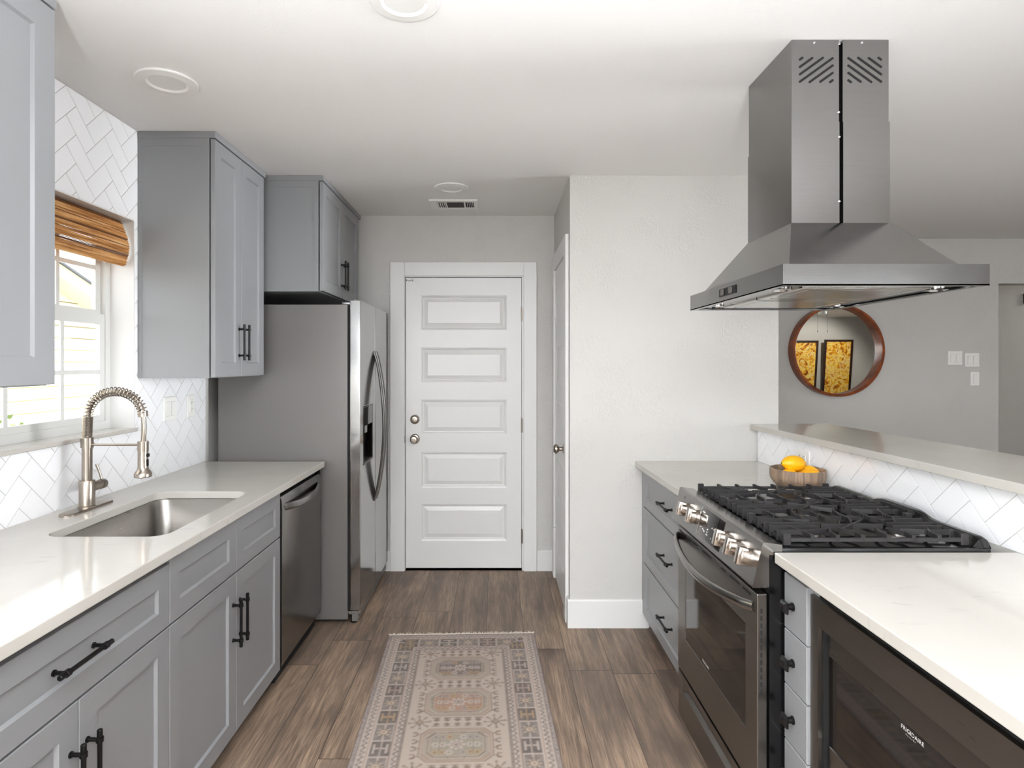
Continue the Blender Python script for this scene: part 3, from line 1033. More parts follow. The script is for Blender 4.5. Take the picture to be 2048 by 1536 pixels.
b = B().box((-0.8225, FY0 + .001, 0.082), (-0.811, FY1 - .003, 1.77))
obj('door_gasket', b, M['void'], fr)
for ya in (FY0 + .015, FY1 - .075):
    b = B().box((-0.86, ya, 1.776), (-0.785, ya + .04, 1.790), 0.003).cyl((-0.789, ya + .02, 1.786), (-0.789, ya + .02, 1.806), 0.008, n=12)
    obj('top_hinge', b, M['chrome'], fr)
b = B().box((-0.80, FY0, 0.022), (-0.765, FY1, 0.075), 0.003)
obj('kick_grille', b, M['fridgeside'], fr)
b = B().box((-0.822, FY0 + .006, 0.058), (-0.758, FY0 + .045, 0.078), 0.002)
b.cyl((-0.772, FY0 + .025, 0.04), (-0.772, FY0 + .025, 0.082), 0.008, n=12)
obj('bottom_hinge', b, M['chrome'], fr)
for y in (FY0 + 0.05, FY1 - 0.05):
    for x in (-1.48, -0.80):
        obj('foot', B().cyl((x, y, 0), (x, y, 0.035), 0.018, n=16), M['black'], fr)

# wall outlets on the left tile
def plate_wall(name, label, cat, mp, c, gang, kinds, group=None, horiz=False, loc=None):
    t = thing(name, label, cat, loc if loc else tuple(mp(c[0], c[1], 0)), group)
    w_, h_ = (0.070 + 0.046 * (gang - 1)), 0.115
    if horiz:
        w_, h_ = h_, w_
    obj('cover_plate', B().rings(c[0] - w_ / 2, c[0] + w_ / 2, c[1] - h_ / 2, c[1] + h_ / 2, [(0, 0.0005), (0, 0.004), (0.003, 0.0065)], mp), M['plastic'], t)
    for i, k in enumerate(kinds):
        u = c[0] + (i - (gang - 1) / 2) * 0.046
        if k == 'rocker':
            b = B().loft([[mp(u + a * .0165, c[1] + bb * 0.033, d) for a, bb, d in ((-1, -1, z0), (1, -1, z0), (1, 1, z1), (-1, 1, z1))]
                          for z0, z1 in ((0.0064, 0.0064), (0.0085, 0.0115))])
            obj('rocker', b, M['plastic'], t)
            obj('rocker_gap', B().rings(u - .019, u + .019, c[1] - .0355, c[1] + .0355, [(0, 0.0064), (0, 0.0068), (0.0012, 0.0068)], mp), M['vinyl'], t)
        else:
            b = B()
            if horiz:
                b.rings(c[0] - .033, c[0] + .033, c[1] - .0165, c[1] + .0165, [(0, 0.0064), (0.001, 0.009)], mp, 0)
                cs = [(c[0] - .018, c[1]), (c[0] + .018, c[1])]
            else:
                b.rings(u - .0165, u + .0165, c[1] - .033, c[1] + .033, [(0, 0.0064), (0.001, 0.009)], mp, 0)
                cs = [(u, c[1] - .018), (u, c[1] + .018)]
            for (cu, cv) in cs:
                for (a, bb, rw, rh) in ((-.006, .002, .0011, .0045), (.006, .002, .0011, .0038), (0, -.0085, .002, .002)):
                    if horiz:
                        a, bb, rw, rh = bb, -a, rh, rw
                    b.prism(rect(cu + a - rw, cv + bb - rh, cu + a + rw, cv + bb + rh), mp, 0.0088, 0.0093, 1)
            obj('receptacle', b, [M['plastic'], M['ink']], t)
    return t
mpT = mpX(XL)
plate_wall('wall_switch', 'white two gang rocker switch on the tile under the tall wall cabinet', 'switch', mpT, (2.903, 1.229), 2, ['rocker', 'rocker'], 'switch plates')
plate_wall('wall_outlet', 'white outlet on the tile between the two gang switch and the refrigerator', 'outlet', mpT, (3.10, 1.229), 1, ['socket'], 'outlets')
plate_wall('wall_outlet', 'white sideways outlet on the bar tile behind the lemon bowl', 'outlet', lambda u, v, d: mpBar(u, v, d), ((3.262 - 2.80), 1.008), 1, ['socket'], 'outlets', horiz=True)

# roman shade
rs = thing('roman_shade', 'raised bamboo roman shade at the top of the sink window', 'shade', (XL - 0.035, 2.166, 1.89))
b = B()
prof = []
zt, zb = WZ1 - 0.010, 1.897
nre = 44
for k in range(nre):
    f = k / (nre - 1)
    z = zt + (zb - zt) * f
    x = XL - 0.052 + 0.036 * math.sin(min(1, f * 1.15) * PI * 0.62) - 0.010 * max(0, (f - 0.82) / 0.18)
    prof.append((x, z))
for k, (x, z) in enumerate(prof):
    r = 0.0026 if k % 3 else 0.0021
    dx = 0.0016 if (k % 11) in (8, 9, 10) else 0
    ya = WY0 + 0.012 + RND.uniform(-.002, .002); yb = WY1 - 0.014 + RND.uniform(-.003, .003)
    dk = 1 if k in (0, 1, 2, 9, 12, 19, 20, 27, 36, 37, 38) else 0
    n_ = 7
    b.tube([(x - dx + RND.uniform(-.0006, .0006), ya + (yb - ya) * i / n_, z + RND.uniform(-.0007, .0007)) for i in range(n_ + 1)], r * (0.8 if dk else 1.0), 7, dk)
obj('shade_fabric', b, [M['bamboo'], M['bamboodark']], rs)
b = B()
for k, (dx, dz) in enumerate(((0, 0.002), (-0.004, -0.008), (-0.012, -0.012), (-0.022, -0.010))):
    b.tube([(prof[-1][0] + dx, WY0 + 0.013, zb - 0.004 + dz), (prof[-1][0] + dx, WY1 - 0.015, zb - 0.004 + dz)], 0.006, 8)
obj('bottom_fold', b, M['bamboo'], rs)
obj('head_rail', B().box((XL - 0.075, WY0 + 0.008, WZ1 - 0.03), (XL - 0.058, WY1 - 0.008, WZ1 - 0.005)), M['bamboodark'], rs)

# ------------------------------------------------------------------ right side base units
def knob_square(mp, c):
    b = B()
    b.tube([mp(c[0], c[1], d) for d in (0, 0.003, 0.006, 0.015, 0.020)], [0.0115, 0.0115, 0.0085, 0.008, 0.011], 16)
    b.rings(c[0] - .016, c[0] + .016, c[1] - .016, c[1] + .016, [(0.008, 0.016), (0.001, 0.0195), (0.0, 0.0235), (0.002, 0.0275), (0.007, 0.032), (0.010, 0.0325)], mp)
    return b

t = thing('drawer_cabinet', 'grey three drawer base cabinet between the pantry wall and the range', 'cabinet', (1.1, 2.85, 0))
b = B().box((0.818, 2.458, 0.10), (1.425, 3.268, CB - .001))
b.box((0.800, 3.222, 0.088), (0.818, 3.268, 0.872))
obj('body', b, M['cab'], t)
obj('toe_kick', B().box((0.875, 2.458, 0), (1.42, 3.262, 0.10)), M['cab'], t)
mpR = mpX(0.797, -1)
for z0, z1 in ((0.679, 0.866), (0.378, 0.673), (0.088, 0.372)):
    f = obj('drawer', shaker(B(), 2.460, 3.222, z0, z1, mpR, 0.055), M['cab'], t)
    obj('handle', pull(mpR, (2.762, (z0 + z1) / 2 + 0.012), False), M['black'], f, label='matte black bar handle')

t = thing('drawer_cabinet', 'narrow grey cabinet of stacked knob drawers between range and microwave', 'cabinet', (1.1, 1.63, 0))
b = B().box((0.834, 1.5585, 0.10), (1.45, 1.683, CB - .001))
obj('body', b, M['cab'], t)
obj('toe_kick', B().box((0.90, 1.5585, 0), (1.44, 1.683, 0.10)), M['cab'], t)
mpN = mpX(0.814, -1)
for z0, z1 in ((0.707, 0.860), (0.552, 0.704), (0.396, 0.549), (0.242, 0.393), (0.088, 0.239)):
    f = obj('drawer', B().rings(1.5605, 1.7075 - 0.026, z0, z1, [(0, -0.0195), (0, -0.002), (0.002, 0)], mpN), M['cab'], t)
    obj('knob', knob_square(mpN, (1.632, (z0 + z1) / 2 - 0.002)), M['black'], f, label='square matte black knob')

t = thing('microwave_cabinet', 'grey base cabinet around the microwave under the near right worktop', 'cabinet', (1.1, 1.15, 0))
b = B()
b.box((0.834, 1.536, 0.10), (1.45, 1.557, CB - .001)).box((0.834, 0.75, 0.10), (1.45, 0.774, CB - .001)).box((0.834, 0.774, 0.10), (1.45, 1.536, 0.345))
b.box((1.43, 0.774, 0.345), (1.45, 1.536, CB - .001))
obj('body', b, M['cab'], t)
obj('toe_kick', B().box((0.90, 0.752, 0), (1.44, 1.555, 0.10)), M['cab'], t)

mw = thing('microwave', 'built in stainless microwave with black glass door under the near right worktop', 'microwave', (1.05, 1.15, 0.347))
mpM = mpX(0.822, -1)
b = B().plate(rect(0.768, 0.356, 1.556, 0.846), [rect(0.803, 0.405, 1.521, 0.777)], mpM, 0, -0.012)
obj('trim_frame', b, M['steeldark'], mw)
b = B().box((0.864, 0.782, 0.35), (1.40, 1.528, 0.842)).plate(rect(0.776, 0.348, 1.534, 0.850), [rect(0.808, 0.407, 1.516, 0.775)], mpX(0.8345, 1), 0, 0.03)
obj('body', b, M['void'], mw)
b = B().box((0.850, 0.81, 0.715), (0.862, 1.512, 0.772), 0.002)
bb2 = [(0.842, 0.709), (0.862, 0.709), (0.862, 0.776), (0.848, 0.776)]
b = B().loft([[Vector((x, y, z)) for x, z in bb2] for y in (0.812, 1.512)])
b.box((0.842, 0.812, 0.410), (0.862, 1.512, 0.481), 0.002)
door = obj('door', b, M['steeldark'], mw)
obj('door_glass', B().box((0.846, 0.812, 0.481), (0.861, 1.512, 0.7095)), M['blackglass'], door)

def text_mesh(txt, size, spacing=1.0):
    cu = bpy.data.curves.new('lettering', 'FONT')
    cu.body = txt
    cu.size = size
    cu.space_character = spacing
    cu.fill_mode = 'FRONT'
    o = bpy.data.objects.new('lettering', cu)
    COL.objects.link(o)
    bpy.context.view_layer.update()
    dg = bpy.context.evaluated_depsgraph_get()
    ev = o.evaluated_get(dg)
    me = ev.to_mesh()
    vs_ = [v.co.copy() for v in me.vertices]
    fs_ = [list(p.vertices) for p in me.polygons]
    ev.to_mesh_clear()
    bpy.data.objects.remove(o)
    bpy.data.curves.remove(cu)
    return vs_, fs_

def lettering(name, txt, size, org, ux, uy, off, mat, parent, spacing=1.0):
    vs_, fs_ = text_mesh(txt, size, spacing)
    b = B()
    ux = Vector(ux); uy = Vector(uy); off = Vector(off); org = Vector(org)
    vv = [b.bm.verts.new(org + ux * v.x + uy * v.y + off) for v in vs_]
    for f in fs_:
        try:
            b.bm.faces.new([vv[i] for i in f])
        except ValueError:
            pass
    return obj(name, b, mat, parent, smooth=False)
lettering('brand_lettering', 'FRIGIDAIRE', 0.0125, (0.846, 1.243, 0.6895), (0, -1, 0), (0, 0, 1), (-0.0005, 0, 0), M['label_ink'], door, 1.06)
lettering('line_lettering', 'GALLERY', 0.0045, (0.846, 1.229, 0.6825), (0, -1, 0), (0, 0, 1), (-0.0005, 0, 0), M['label_ink'], door, 1.8)

# worktops right
XT = lambda y: BA[0] + 0.0289 * (3.262 - y) - 0.0015
counter('countertop', 'white quartz worktop at the near right over the microwave', [(0.788, 0.742), (XT(0.742), 0.742), (XT(1.6855), 1.6855), (0.788, 1.6855)], [], (1.1, 1.2, CB))
counter('countertop', 'white quartz worktop between the pantry wall and the range holding the lemon bowl',
        [(0.773, 2.4545), (XT(2.4545), 2.4545), (XT(3.268), 3.268), (0.762, 3.268)], [], (1.1, 2.85, CB))
# bar top
bt = [(1.395, 3.268), (1.395 + 0.0317 * 2.568, 0.7), (1.84 + 0.0573 * 2.4, 0.7), (1.835, 3.10), (1.828, 3.285), (XPR + 0.001, 3.285), (XPR + 0.001, 3.268)]
counter('countertop', 'raised white quartz bar top on the tiled half wall', bt, [], (1.6, 1.7, BZ), z=BZ + 0.030)

# ------------------------------------------------------------------ range
rg = thing('range', 'stainless slide in gas range with black iron grates under the hood', 'range', (1.1, 2.07, 0))
RY0, RY1 = 1.690, 2.450
obj('body', B().box((0.777, RY0 + .001, 0.03), (1.395, RY1 - .001, 0.905)), M['enamel'], rg)
# control panel
b = B()
sec = [(0.728, 0.812), (0.7275, 0.818), (0.7565, 0.938), (0.763, 0.941), (0.812, 0.934), (0.812, 0.905), (0.775, 0.905), (0.775, 0.812)]
b.loft([[Vector((x, y, z)) for x, z in sec] for y in (RY0 - 0.001, RY1 + 0.001)])
cp = obj('control_panel', b, M['steelY'], rg)
nrm = Vector((-(0.938 - 0.818), 0, (0.7565 - 0.7275))).normalized()
tup = Vector((0.7565 - 0.7275, 0, 0.938 - 0.818)).normalized()
pc = lambda y, s, d: Vector((0.7275, y, 0.818)) + tup * s + nrm * d
mpC = lambda u, v, d: pc(u, v, d)
for y in (2.325, 2.215, 1.935, 1.845, 1.755):
    b = B()
    b.tube([pc(y, 0.062, d) for d in (0, 0.004, 0.0045)], [0.0265, 0.0265, 0.024], 28)
    b.tube([pc(y, 0.062, d) for d in (0.004, 0.006, 0.022, 0.024)], [0.0225, 0.0235, 0.0215, 0.0195], 28)
    b.obox(pc(y, 0.062, 0.0205), (0, 0.0125, 0), tup * 0.0262, nrm * 0.0145, 0.003, 0, 2)
    obj('knob', b, M['knobsteel'], cp)
for y in (2.37, 2.26, 1.975, 1.887, 1.797):
    b = B()
    for k in range(10):
        a0, a1 = 2 * PI * k / 10, 2 * PI * (k + .6) / 10
        q = [(y + r * math.cos(a), 0.100 + r * math.sin(a)) for a, r in ((a0, .005), (a1, .005), (a1, .004), (a0, .004))]
        b.loft([[mpC(u, v, 0.0002) for u, v in q], [mpC(u, v, 0.0005) for u, v in q]])
    obj('burner_mark', b, M['ink'], cp)
b = B().rings(1.955, 2.168, 0.012, 0.112, [(0, 0.0), (0, 0.001), (0.001, 0.0015)], mpC)
disp = obj('display', b, M['blackglass'], cp)
obj('display_edge', B().loft([[mpC(2.168 + a, v, 0.0018 * c_) for a, c_ in ((0, 0), (0.004, 0), (0.004, 1), (0, 1))] for v in (0.010, 0.113)]), M['chrome'], cp)
RR = random.Random(3)
for (u, v, nw) in ((2.145, 0.070, 3), (2.148, 0.044, 2), (2.125, 0.040, 2), (2.112, 0.036, 2), (2.085, 0.050, 2), (2.085, 0.041, 2), (2.085, 0.032, 3), (2.05, 0.064, 2), (2.03, 0.064, 3), (2.04, 0.03, 1)):
    b = B()
    for k in range(nw):
        uu = u - k * 0.006
        b.prism(rect(uu - .0045, v, uu, v + RR.choice((.002, .0035, .005))), mpC, 0.0016, 0.0019)
    obj('icon_lettering', b, M['label_ink'], disp)
# oven door
mpO = mpX(0.745, -1)
OG = (1.782, 0.361, 2.342, 0.672)
b = B().plate(rect(1.700, 0.214, 2.440, 0.790), [rect(*OG)], mpO, 0, -0.030)
bmesh.ops.recalc_face_normals(b.bm, faces=list(b.bm.faces))
es = [e for e in b.bm.edges if len(e.link_faces) == 2 and e.calc_face_angle(0) > 1.2]
bmesh.ops.bevel(b.bm, geom=es, offset=0.003, segments=2, profile=0.5, affect='EDGES')
od = obj('oven_door', b, M['steeldark'], rg, ang=12)
b = B().box((0.747, OG[0], OG[1]), (0.770, OG[2], OG[3]))
og = obj('oven_window', b, M['blackglass'], od)
for y0, y1 in ((2.33, 2.42), (2.20, 2.25), (2.06, 2.15), (1.93, 1.97), (1.82, 1.90), (1.74, 1.80)):
    obj('vent_slot', B().box((0.7445, y0, 0.770), (0.747, y1, 0.776)), M['void'], od)
b = B()
for k in range(12):
    b.box((0.755, 1.6995, 0.735 - k * 0.021), (0.760, 1.701, 0.748 - k * 0.021))
obj('side_slots', b, M['void'], od)
pts = []
for k in range(25):
    f = k / 24
    s = math.sin(PI * f)
    pts.append((0.738 - 0.052 * s ** 0.7 if 0 < f < 1 else 0.743, 1.715 + 0.715 * f, 0.748 - 0.024 * s))
obj('handle', B().tube(pts, 1.0, 16, flat=(0.016, 0.010), up=(0, 0, 1)), M['steelY'], od)
lettering('brand_lettering', 'FRIGIDAIRE', 0.013, (0.7465, 2.155, 0.372), (0, -1, 0), (0, 0, 1), (0, 0, 0), M['label_ink'], og)
# storage drawer
b = B()
sec = [(0.749, 0.022), (0.749, 0.130), (0.766, 0.138), (0.766, 0.166), (0.748, 0.172), (0.747, 0.202), (0.775, 0.202), (0.775, 0.022)]
sec2 = [(0.749, 0.022), (0.749, 0.130), (0.749, 0.138), (0.749, 0.166), (0.748, 0.172), (0.747, 0.202), (0.775, 0.202), (0.775, 0.022)]
b.loft([[Vector((x, y, z)) for x, z in s] for y, s in ((1.700, sec2), (1.735, sec2), (1.750, sec), (2.375, sec), (2.39, sec2), (2.440, sec2))])
obj('storage_drawer', b, M['steeldark'], rg)
obj('kick_panel', B().box((0.79, RY0 + .005, 0.0), (1.30, RY1 - .005, 0.03)), M['void'], rg)
# cooktop
b = B()
b.box((0.812, RY0 - 0.002, 0.905), (1.405, RY1 + 0.002, 0.9255), 0.004, 0, 2)
ct = obj('cooktop', b, M['enamel'], rg)
b = B()
def hump(y):
    return 0.952 + 0.016 * (1 / (1 + math.exp(-(y - 1.93) / 0.012)) - 1 / (1 + math.exp(-(y - 2.16) / 0.012)))
ys = [RY0 - 0.002 + (RY1 - RY0 + 0.004) * k / 60 for k in range(61)]
loops = []
for y in ys:
    h = hump(y)
    e = min(1.0, min(y - ys[0], ys[-1] - y) / 0.03)
    h = 0.926 + (h - 0.926) * math.sqrt(max(0, 1 - (1 - e) ** 2))
    xf = 1.352 if 1.93 < y < 2.16 else 1.362
    loops.append([Vector((xf, y, 0.9255)), Vector((xf + 0.016, y, h - 0.003)), Vector((xf + 0.022, y, h)), Vector((1.398, y, h)), Vector((1.404, y, h - 0.004)), Vector((1.404, y, 0.9255))])
b.loft(loops)
obj('back_vent', b, M['enamel'], ct)
for y0, y1 in ((1.73, 1.80), (1.83, 1.90), (1.98, 2.11), (2.19, 2.28), (2.32, 2.40)):
    b = B()
    yc = (y0 + y1) / 2
    h = hump(yc)
    xf = 1.352 if 1.93 < yc < 2.16 else 1.362
    b.loft([[Vector((xf + 0.0035, y, 0.9305)), Vector((xf + 0.0125, y, h - 0.0065)), Vector((xf + 0.0115, y, h - 0.006)), Vector((xf + 0.0025, y, 0.931))] for y in (y0, y1)])
    obj('vent_slot', b, M['void'], ct)
def burner(x, y, r):
    b = B()
    b.lathe([(r * 1.25, 0.9256), (r * 1.2, 0.929), (r * 0.95, 0.930), (r * 0.92, 0.938)], (x, y, 0), n=32, mi=1)
    b.lathe([(r * 1.02, 0.938), (r * 1.05, 0.9395), (r * 1.02, 0.945), (r * 0.9, 0.947)], (x, y, 0), n=32, mi=0)
    return obj('burner', b, [M['iron'], M['steeldark']], ct)
for x, y, r in ((0.95, 1.81, 0.036), (1.22, 1.81, 0.030), (0.95, 2.33, 0.032), (1.22, 2.33, 0.026), (1.08, 2.07, 0.036)):
    burner(x, y, r)
# grates
def grate(y0, y1, mode):
    b = B()
    x0, x1 = 0.835, 1.345
    zr, zt = 0.949, 0.957
    hw = 0.0040
    def bar(p, q, za0=zr - 0.006, za1=zt, wd_=hw):
        p = Vector((p[0], p[1], 0)); q = Vector((q[0], q[1], 0))
        d = (q - p).normalized(); n = Vector((-d.y, d.x, 0)) * wd_
        n2 = n * 0.7
        lp = []
        for c in (p, q):
            lp.append([c - n + Vector((0, 0, za0)), c + n + Vector((0, 0, za0)), c + n2 + Vector((0, 0, za1 - 0.001)), c + n2 * .6 + Vector((0, 0, za1)),
                       c - n2 * .6 + Vector((0, 0, za1)), c - n2 + Vector((0, 0, za1 - 0.001))])
        b.loft(lp)
    # side rails with feet
    for y in (y0, y1):
        bar((x0, y), (x1, y), 0.938, 0.948, 0.005)
        for x in (x0, x1):
            b.box((x - 0.011, y - 0.006, 0.9262), (x + 0.011, y + 0.006, 0.959), 0.002)
    # front and back ends
    yc = (y0 + y1) / 2
    for x in (x0, x1):
        bar((x, y0), (x, y1), 0.931, 0.939, 0.004)
    W_ = y1 - y0
    xs = [x0 + (x1 - x0) * k / 7 for k in range(1, 7)]
    for i, x in enumerate(xs):
        for y, s in ((y0, 1), (y1, -1)):
            b.box((x - 0.006, y - 0.0055, 0.938), (x + 0.006, y + 0.0055, 0.957), 0.0015)
            L = W_ * (0.30 if i % 3 else 0.36)
            kx = (0.020 if i % 2 else -0.020) * (1 if s > 0 else -1)
            if mode == 'cross':
                pm = (x + kx * .4, y + s * L * 0.55)
                bar((x, y), pm)
                bar(pm, (x + kx * 1.3, y + s * L))
            else:
                pm = (x, y + s * L * 0.5)
                bar((x, y), pm)
                bar(pm, (x + kx, y + s * L * 1.05))
    # fingers from front and back ends, rising from a leg
    for yy in (y0 + W_ * 0.22, yc - W_ * 0.08, yc + W_ * 0.08, y1 - W_ * 0.22):
        dy = (yc - yy) * 0.25
        for x, s, L in ((x0, 1, 0.15), (x1, -1, 0.14)):
            b.box((x - 0.006, yy - 0.005, 0.9262), (x + 0.008, yy + 0.005, 0.957), 0.0015)
            bar((x, yy), (x + s * L * .55, yy))
            bar((x + s * L * .55, yy), (x + s * L, yy + dy))
    # long centre spine
    xm = (x0 + x1) / 2
    bar((xm - 0.055, y0 + W_ * .30), (xm + 0.055, y1 - W_ * .30))
    bar((xm - 0.095, yc), (xm + 0.095, yc))
    if mode == 'cross':
        bar((xm - 0.055, y1 - W_ * .30), (xm + 0.055, y0 + W_ * .30))
    return obj('grate', b, M['iron'], rg, label='black cast iron grate')
gw = (RY1 - RY0 - 0.03) / 3
for k in range(3):
    grate(RY0 + 0.015 + gw * k + 0.006, RY0 + 0.015 + gw * (k + 1) - 0.006, 'cross' if k == 1 else 'side')

# ------------------------------------------------------------------ hood
hd = thing('range_hood', 'stainless island chimney hood hanging from the ceiling over the range', 'hood', (1.09, 2.057, 1.668))
HX0, HX1, HY0, HY1, HZ0, HZ1 = 0.800, 1.377, 1.660, 2.452, 1.667, 1.727
CX0, CX1, CY0, CY1 = 0.940, 1.253, 1.894, 2.222
b = B()
b.loft([[Vector((x, y, z)) for x, y in ((x0, y0), (x1, y0), (x1, y1), (x0, y1))] for (x0, x1, y0, y1, z) in (
    (HX0, HX1, HY0, HY1, HZ0), (HX0, HX1, HY0, HY1, HZ1), (HX0 + .034, HX1 - .055, HY0 + .034, HY1 - .034, HZ1 + 0.001), (CX0 - .002, CX1 + .002, CY0 - .002, CY1 + .002, 1.896))], cap0=False)
b.plate(rect(HX0, HY0, HX1, HY1), [rect(HX0 + .02, HY0 + .02, HX1 - .02, HY1 - .02)], mpZ(HZ0), 0, 0.004)
b.box((HX0 + .018, HY0 + .018, HZ0 + 0.008), (HX1 - .018, HY1 - .018, HZ0 + 0.012))
can = obj('canopy', b, M['steelX'], hd)
for k in range(2):
    y0 = HY0 + 0.09 + k * 0.31
    b = B().rings(HX0 + .10, HX1 - .10, y0, y0 + 0.302, [(0, 0.008), (0, 0.004), (0.003, 0.001), (0.028, 0.001), (0.030, 0.003), (0.034, 0.003), (0.036, 0.001)], mpZ(HZ0))
    fl_ = obj('filter', b, M['filter'], can)
for x, y in ((HX0 + .055, HY0 + .13), (HX0 + .055, HY1 - .13), (HX1 - .055, HY0 + .13), (HX1 - .055, HY1 - .13)):
    b = B().lathe([(0.032, 0.008), (0.032, 0.002), (0.026, 0.001), (0.024, 0.004), (0.01, 0.004)], (x, y, HZ0), n=24)
    obj('lamp', b, M['chrome'], can)
b = B().box((HX0 - .003, 1.983, HZ0 + .018), (HX0, 2.130, HZ0 + .046), 0.001)
sw = obj('switch_panel', b, M['black'], can)
for y in (2.02, 2.093):
    obj('rocker', B().box((HX0 - .008, y - .014, HZ0 + .022), (HX0 - .003, y + .014, HZ0 + .042), 0.002), M['steeldark'], sw)
def duct(name, x0, x1, y0, y1, z0, z1, slots):
    b = B()
    xm = (x0 + x1) / 2 + 0.002
    gp = 0.006
    th = 0.002
    # near face split into two panels with folded edges
    holes = []
    b.box((x0, y0, z0), (xm - gp, y0 + th, z1)).box((xm + gp, y0, z0), (x1, y0 + th, z1))
    b.box((xm - gp - th, y0 + th, z0), (xm - gp, y0 + 0.02, z1)).box((xm + gp, y0 + th, z0), (xm + gp + th, y0 + 0.02, z1))
    b.box((xm - gp * 1.5, y0 + 0.02, z0), (xm + gp * 1.5, y0 + 0.022, z1), 0, 1)
    b.box((x0, y0 + th, z0), (x0 + th, y1, z1)).box((x1 - th, y0 + th, z0), (x1, y1, z1)).box((x0 + th, y1 - th, z0), (x1 - th, y1, z1))
    if slots:
        for side in (-1, 1):
            cx = (x0 + xm) / 2 if side < 0 else (x1 + xm) / 2
            cz = z1 - 0.096
            hw_, hh = 0.052, 0.039
            for k in range(-3, 4):
                # slanted slot clipped to a rectangle
                sl = 0.72
                off_ = k * 0.0235
                us = [(-hw_), hw_]
                seg = []
                for u in np.linspace(-hw_, hw_, 41):
                    v = sl * u + off_
                    if abs(v) <= hh:
                        seg.append((u, v))
                if len(seg) < 4:
                    continue
                (ua, va), (ub, vb) = seg[0], seg[-1]
                dx_, dz_ = ub - ua, vb - va
                L_ = math.hypot(dx_, dz_); dx_ /= L_; dz_ /= L_
                rr_ = 0.0038
                poly = []
                for cc_, base_ in (((ub, vb), math.atan2(dz_, dx_) - PI / 2), ((ua, va), math.atan2(dz_, dx_) + PI / 2)):
                    for q in range(7):
                        a = base_ + PI * q / 6
                        poly.append((cc_[0] + rr_ * math.cos(a), cc_[1] + rr_ * math.sin(a)))
                m_ = 1 if side < 0 else -1
                poly = [(cx + m_ * p[0], cz + p[1]) for p in poly]
                b.prism(poly, mpY(y0), -0.0004, 0.0004, 1)
    return obj(name, b, [M['steelX'], M['void']], hd)
duct('lower_duct_cover', CX0, CX1, CY0, CY1, 1.896, 2.219, False)
duct('upper_duct_cover', CX0 + .002, CX1 - .002, CY0 + .003, CY1 - .003, 2.219, CEIL - 0.001, True)
for x, z in ((1.014, CEIL - .010), (1.094, CEIL - .014), (1.166, CEIL - .010), (1.092, 2.25), (1.092, 2.17), (1.092, 1.965)):
    b = B().lathe([(0.0035, 0.002), (0.0035, -0.0012), (0.002, -0.002)], (x, CY0 + (.003 if z > 2.22 else 0), z), 'Y', 12)
    obj('screw', b, M['chrome'], hd)

# ------------------------------------------------------------------ bowl of lemons
BX, BY = 1.316, 2.598
b = B().lathe([(0.075, 0.0), (0.085, 0.003), (0.100, 0.016), (0.109, 0.030), (0.1125, 0.045), (0.1125, 0.074), (0.1105, 0.0765), (0.107, 0.0765), (0.1055, 0.074), (0.1035, 0.045), (0.092, 0.022), (0.07, 0.012), (0.02, 0.010)],
              (BX, BY, CT + 0.0008), n=48)
tag(obj('fruit_bowl', b, M['bowlwood'], loc=(BX, BY, CT)), 'striped wooden bowl of lemons on the worktop beside the range', 'bowl')
def lemon(c, yaw, pitch, label, s=1.0):
    t = thing('lemon', label, 'lemon', c, 'lemons in the wooden bowl')
    rot = Matrix.Rotation(yaw, 3, 'Z') @ Matrix.Rotation(pitch, 3, 'Y')
    def fn(p):
        # slightly pointed ends along local x
        k = abs(p.x)
        return Vector((p.x * (1 + 0.12 * max(0, k - 0.82) / 0.18), p.y, p.z))
    b = B()
    loops = []
    N_ = 22
    for i in range(1, N_):
        th = PI * i / N_
        xx = -math.cos(th)
        rad = math.sin(th) ** 0.92
        ext = 1 + 0.13 * max(0, (abs(xx) - 0.86) / 0.14) ** 1.5
        lp = []
        for k in range(24):
            a = 2 * PI * k / 24
            p = rot @ Vector((xx * ext * 0.050 * s, rad * math.cos(a) * 0.0335 * s, rad * math.sin(a) * 0.0335 * s))
            lp.append(Vector(c) + p)
        loops.append(lp)
    b.loft(loops)
    obj('fruit', b, M['lemon'], t)
    e = Vector(c) + rot @ Vector((-0.0555 * s, 0, 0))
    b = B().ell(e, 0.0035, 0.0035, 0.003)
    obj('stem_end', b, M['stemdark'], t)
lemon((BX - 0.020, BY - 0.005, CT + 0.0995), 0.15, 0.05, 'whole lemon resting on top of the other lemons', 1.03)
lemon((BX - 0.050, BY - 0.025, CT + 0.049), 0.9, 0.0, 'lemon low at the bowl side next to the pantry wall, under the top lemon', 0.95)
lemon((BX + 0.028, BY - 0.056, CT + 0.050), -0.1, 0.0, 'lemon low at the bowl rim nearest the range grates', 0.93)
lemon((BX + 0.050, BY + 0.030, CT + 0.053), 2.75, 0.12, 'lemon leaning on the bowl rim next to the tiled half wall', 0.98)

